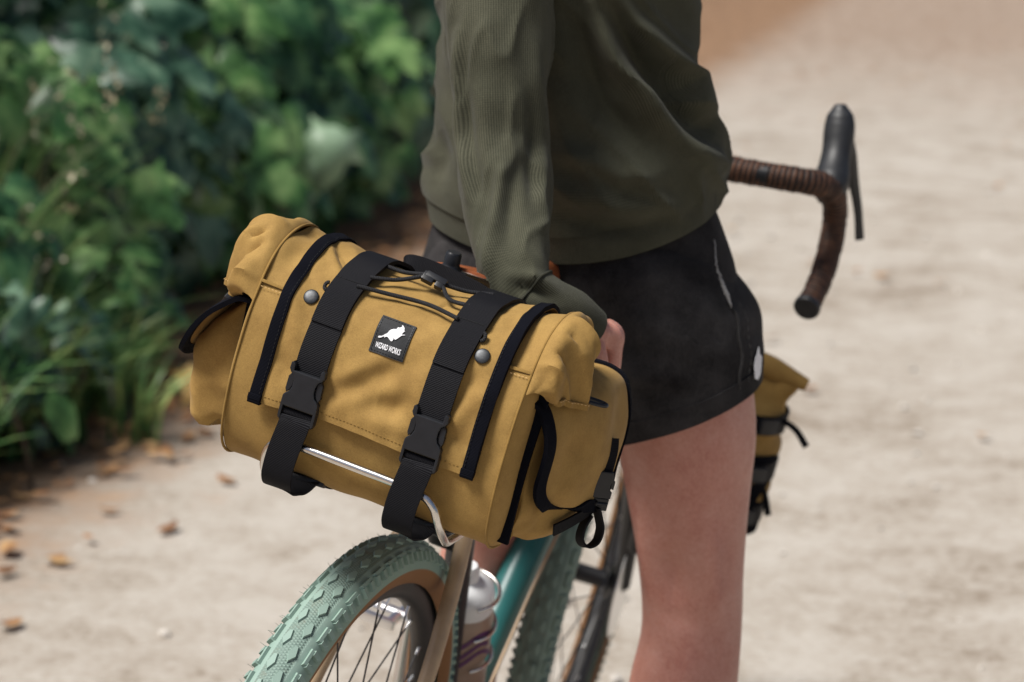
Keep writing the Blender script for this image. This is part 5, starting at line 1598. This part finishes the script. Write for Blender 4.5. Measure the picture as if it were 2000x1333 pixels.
# ---- shorts
def shorts():
    n = 120
    G, T = loft_z(None, [(.80, .228, .505, .205, .128, 0), (.85, .230, .503, .202, .130, 0), (.90, .230, .503, .192, .128, 0), (.95, .228, .505, .178, .118, -2), (1.0, .226, .505, .160, .112, -4)], n, 50)
    N = grid_normals(G, True)
    if N[0, 25, 0] < 0: N = -N
    nz = N3(61)
    G = G + N * (.0030 * nz(G, 22) + .0012 * nz(G, 60))[..., None]
    g = Geo(); g.add(G, grid_faces(n, 50, True)); sh = W('shorts', g, 'shorts')
    legs = []
    for s, tab, hem in ((1, [(.95, .285, .503, .100, .105, 0), (.90, .310, .503, .108, .121, 0), (.84, .336, .502, .115, .128, 0), (.78, .352, .500, .108, .122, 0), (.735, .358, .498, .102, .118, 0)], .022),
                        (-1, [(.95, .17, .506, .100, .105, 0), (.90, .145, .506, .108, .121, 0), (.84, .118, .512, .112, .126, 0), (.78, .102, .52, .106, .118, 0), (.735, .095, .53, .10, .112, 0)], -.02)):
        m = 44
        G, T = loft_z(None, tab, n, m)
        # the hem rides up at the outside and front
        k = np.linspace(0, 1, m)[None] ** 1.5
        G[..., 2] += k * (s * (G[..., 0] - T[None, :, 1]) * .34 + (G[..., 1] - T[None, :, 2]) * .12)
        N = grid_normals(G, True)
        if N[0, 20, 0] < 0: N = -N
        G = G + N * (.0036 * nz(G * V3((1, 1, 1.8)), 20) + .0022 * nz(G * V3((.8, .8, 2.0)), 50))[..., None]
        if s > 0:
            G = crease(G, N, [[(.31, .38, .86), (.35, .376, .82), (.41, .40, .80)], [(.27, .385, .80), (.32, .378, .78), (.39, .39, .775)]], .012, -.004)
            G = crease(G, N, [[(.29, .38, .84), (.34, .376, .80), (.40, .395, .79)]], .012, .004)
        inner = G[:, ::-1] - N[:, ::-1] * .004
        GG = np.concatenate([G, inner], 1)
        g = Geo(); g.add(GG, grid_faces(n, 2 * m, True)); lg = W('shorts_leg', g, 'shorts', sh)
        H = G[:, -1]; H2 = G[:, -6]
        P = np.vstack([H, H[:1]])
        Q = np.vstack([H2, H2[:1]])
        o = unit(np.vstack([N[:, -1], N[:1, -1]]))
        g = Geo(); g_ribbon(g, P * .55 + Q * .45 + o * .0006, Q - P, np.linalg.norm(H - H2, axis=1).mean() * .9, .0020); W('hem', g, 'shorts', sh)
        legs.append((G, N))
    G, N = legs[0]
    def near(p, lift):
        d = np.linalg.norm(G - V3(p), axis=-1); i, j = np.unravel_index(np.argmin(d), d.shape)
        return G[i, j] + N[i, j] * lift, N[i, j]
    def surf_line(pts, lift):
        return np.array([near(p, lift)[0] for p in spline(pts, 18)])
    sm = lambda P: spline(P[::3], 40)
    # side seam, pocket mouth with frayed edge, small white print at the hem
    seam = sm(surf_line([(.424, .462, .868), (.434, .456, .825), (.446, .447, .762)], .0012))
    g = Geo(); g_tube(g, seam, .0022, 8); W('side_seam', g, 'shorts_edge', sh)
    W('stitching', stitches(seam + V3((.010, .006, 0)), .006, .004, .0010), 'shorts_edge', sh)
    g = Geo(); pk = spline([(.405, .466, .945), (.410, .459, .915), (.419, .456, .892), (.430, .455, .868)], 40)
    pk = pk + V3((.006, -.004, 0))
    pk += .0004 * rng.normal(size=pk.shape)
    g_tube(g, pk, [.0006, .0009, .0012, .0020, .0028, .0008], 8); W('pocket_edge', g, 'frayed', sh)
    c, nn = near((.452, .480, .800), .0016)
    e1 = unit(np.cross((0, 0, 1), nn)); e2 = np.cross(nn, e1)
    blob = [(-.010, -.016), (-.002, -.019), (.006, -.014), (.010, -.004), (.012, .006), (.006, .010), (.004, .019), (-.001, .012), (-.006, .008), (-.011, .0)]
    g = Geo(); g_plate(g, blob, .0008, frame4(c, e1, e2), 0); W('hem_print', g, 'white_print', sh)
shorts()

# ---- sweater
def sweater():
    n, m = 260, 150
    tab = [(.934, .2270, .503, .1815, .138, -3), (.955, .2265, .502, .1845, .142, -5), (.985, .2260, .500, .1880, .146, -8), (1.02, .2295, .498, .1860, .146, -12), (1.06, .2320, .496, .1790, .143, -17), (1.10, .2275, .494, .1720, .138, -23),
           (1.14, .2190, .492, .1650, .135, -28), (1.19, .2205, .490, .1700, .136, -34), (1.24, .224, .489, .176, .134, -39), (1.30, .225, .487, .178, .126, -44), (1.36, .225, .484, .165, .10, -48), (1.40, .225, .481, .115, .078, -48), (1.43, .226, .479, .075, .068, -48)]
    G, T = loft_z(None, tab, n, m)
    rel = (G[..., 0] - T[None, :, 1]) * .55 + (G[..., 1] - T[None, :, 2]) * .55
    lat = (G[..., 0] - T[None, :, 1]) * .94 + (G[..., 1] - T[None, :, 2]) * .34
    G[..., 2] += (rel * .12 + .038 * (lat / .18) ** 2 - .006) * smooth(1.06, .95, G[..., 2])
    N = grid_normals(G, True)
    if N[0, 60, 0] < 0: N = -N
    nz = N3(81)
    body_w = smooth(.955, 1.0, G[..., 2])
    G = G + N * (body_w * (.0045 * nz(G * V3((1, 1, 1.3)), 22) + .0016 * nz(G, 60)))[..., None]
    dgn = unit(V3((.62, .25, -.72))); acr = unit(np.cross(dgn, VIEW))
    rid = N3(83)(np.stack([G @ dgn * .28, G @ acr, (G @ VIEW) * .3], -1), 62)
    G = G + N * (body_w * .0085 * np.clip(1 - np.abs(rid) * 1.5, 0, 1) ** 1.6)[..., None]
    for ln, w, h in TORSO_FOLDS:
        G = crease(G, N, [ln], w, h * 2.0, VIEW)
    # rolled ridge where the body blouses over the ribbed hem
    per = np.linalg.norm(np.diff(np.vstack([G[:, 40], G[:1, 40]]), axis=0), axis=1).cumsum()
    UV = np.stack(np.broadcast_arrays(per[:, None], np.r_[0, np.cumsum(np.linalg.norm(np.diff(G[0], axis=0), axis=1))][None]), -1)
    inner = G[:, :12][:, ::-1] - N[:, :12][:, ::-1] * .004
    kh = int(np.argmin(abs(T[:, 0] - .967)))
    g = Geo(); GG = G[:, kh:]; g.add(GG, grid_faces(n, m - kh, True), UV[:, kh:]); sw = W('sweater', g, 'knit')
    Gh = np.concatenate([inner[:, :6], G[:, :kh + 2] - N[:, :kh + 2] * .0022], 1)
    UVh = np.concatenate([UV[:, :12][:, ::-1][:, :6], UV[:, :kh + 2]], 1)
    g = Geo(); g.add(Gh, grid_faces(n, Gh.shape[1], True), UVh); W('hem_band', g, 'rib', sw)
    # collar
    g = Geo(); g_tube(g, [(.226 + .07 * math.cos(a), .479 + .064 * math.sin(a), 1.432) for a in np.linspace(0, 2 * np.pi, 40)], .010, 12, False); W('collar', g, 'rib', sw)

    # right sleeve
    def sleeve(path, rad, k, folds, cuffn, lab):
        P = spline(path, k)
        Tn = tangents(P)
        nn = 120
        rr = np.interp(np.linspace(0, 1, k), np.linspace(0, 1, len(rad)), rad)
        for _ in range(6): rr[1:-1] = (rr[:-2] + 2 * rr[1:-1] + rr[2:]) / 4
        Nn = np.zeros_like(P); a = V3((1, 0, 0)) - Tn[0] * Tn[0][0]; Nn[0] = a / np.linalg.norm(a)
        for i in range(1, k):
            a = Nn[i - 1] - Tn[i] * (Nn[i - 1] @ Tn[i]); Nn[i] = a / np.linalg.norm(a)
        Bn = np.cross(Tn, Nn)
        th = np.linspace(0, 2 * np.pi, nn, endpoint=False)
        G = P[None] + (np.cos(th)[:, None, None] * Nn[None] + np.sin(th)[:, None, None] * Bn[None]) * rr[None, :, None]
        N = unit(G - P[None])
        q = N3(91)
        L = np.r_[0, np.cumsum(np.linalg.norm(np.diff(P, axis=0), axis=1))]
        wgt = np.ones(k); wgt[-cuffn:] = .12
        G = G + N * ((.0038 * q(G * V3((1.4, 1.4, .45)), 38) + .0013 * q(G, 75)) * wgt[None])[..., None]
        rid = N3(95)(G * V3((1, 1, .22)), 75)
        G = G + N * (0.0045 * np.clip(1 - np.abs(rid) * 1.6, 0, 1) ** 1.6 * wgt[None])[..., None]
        for ln, w, h in folds:
            G = crease(G, N, [ln], w, h * 1.15, VIEW)
        UV = np.stack(np.broadcast_arrays((th / 6.2832 * .30)[:, None], L[None]), -1)
        c0 = k - cuffn
        g = Geo(); g.add(G[:, :c0 + 1], grid_faces(nn, c0 + 1, True), UV[:, :c0 + 1]); sl = W('sleeve', g, 'knit', sw)
        Gc = G[:, c0 - 1:] - N[:, c0 - 1:] * .0004
        inn = P[None, ::-1][:, :cuffn // 2] + (G[:, ::-1][:, :cuffn // 2] - P[None, ::-1][:, :cuffn // 2]) * .84
        Gc = np.concatenate([Gc, inn], 1)
        UVc = np.concatenate([UV[:, c0 - 1:], UV[:, ::-1][:, :cuffn // 2]], 1)
        g = Geo(); g.add(Gc, grid_faces(nn, Gc.shape[1], True), UVc); W('cuff', g, 'rib', sw)
        R_ = G[:, c0] + N[:, c0] * .0005
        g = Geo(); g_tube(g, np.vstack([R_, R_[:1]]), .0013, 6, False); W('cuff_seam', g, 'rib', sw)
    sleeve(np.vstack([[(.215, .42, 1.385)], V3(SLEEVE)]), [.085, .075, .071, .066, .0605, .0575, .055, .0515, .049, .0490, .0475, .043, .0330, .0280, .0250], 150, SLEEVE_FOLDS, 19, '')
    sleeve([(.215, .55, 1.375), (.16, .66, 1.27), (.10, .74, 1.14), (.07, .86, 1.08), (.056, .93, 1.062)], [.082, .068, .058, .046, .036], 110, [], 26, '')
sweater()
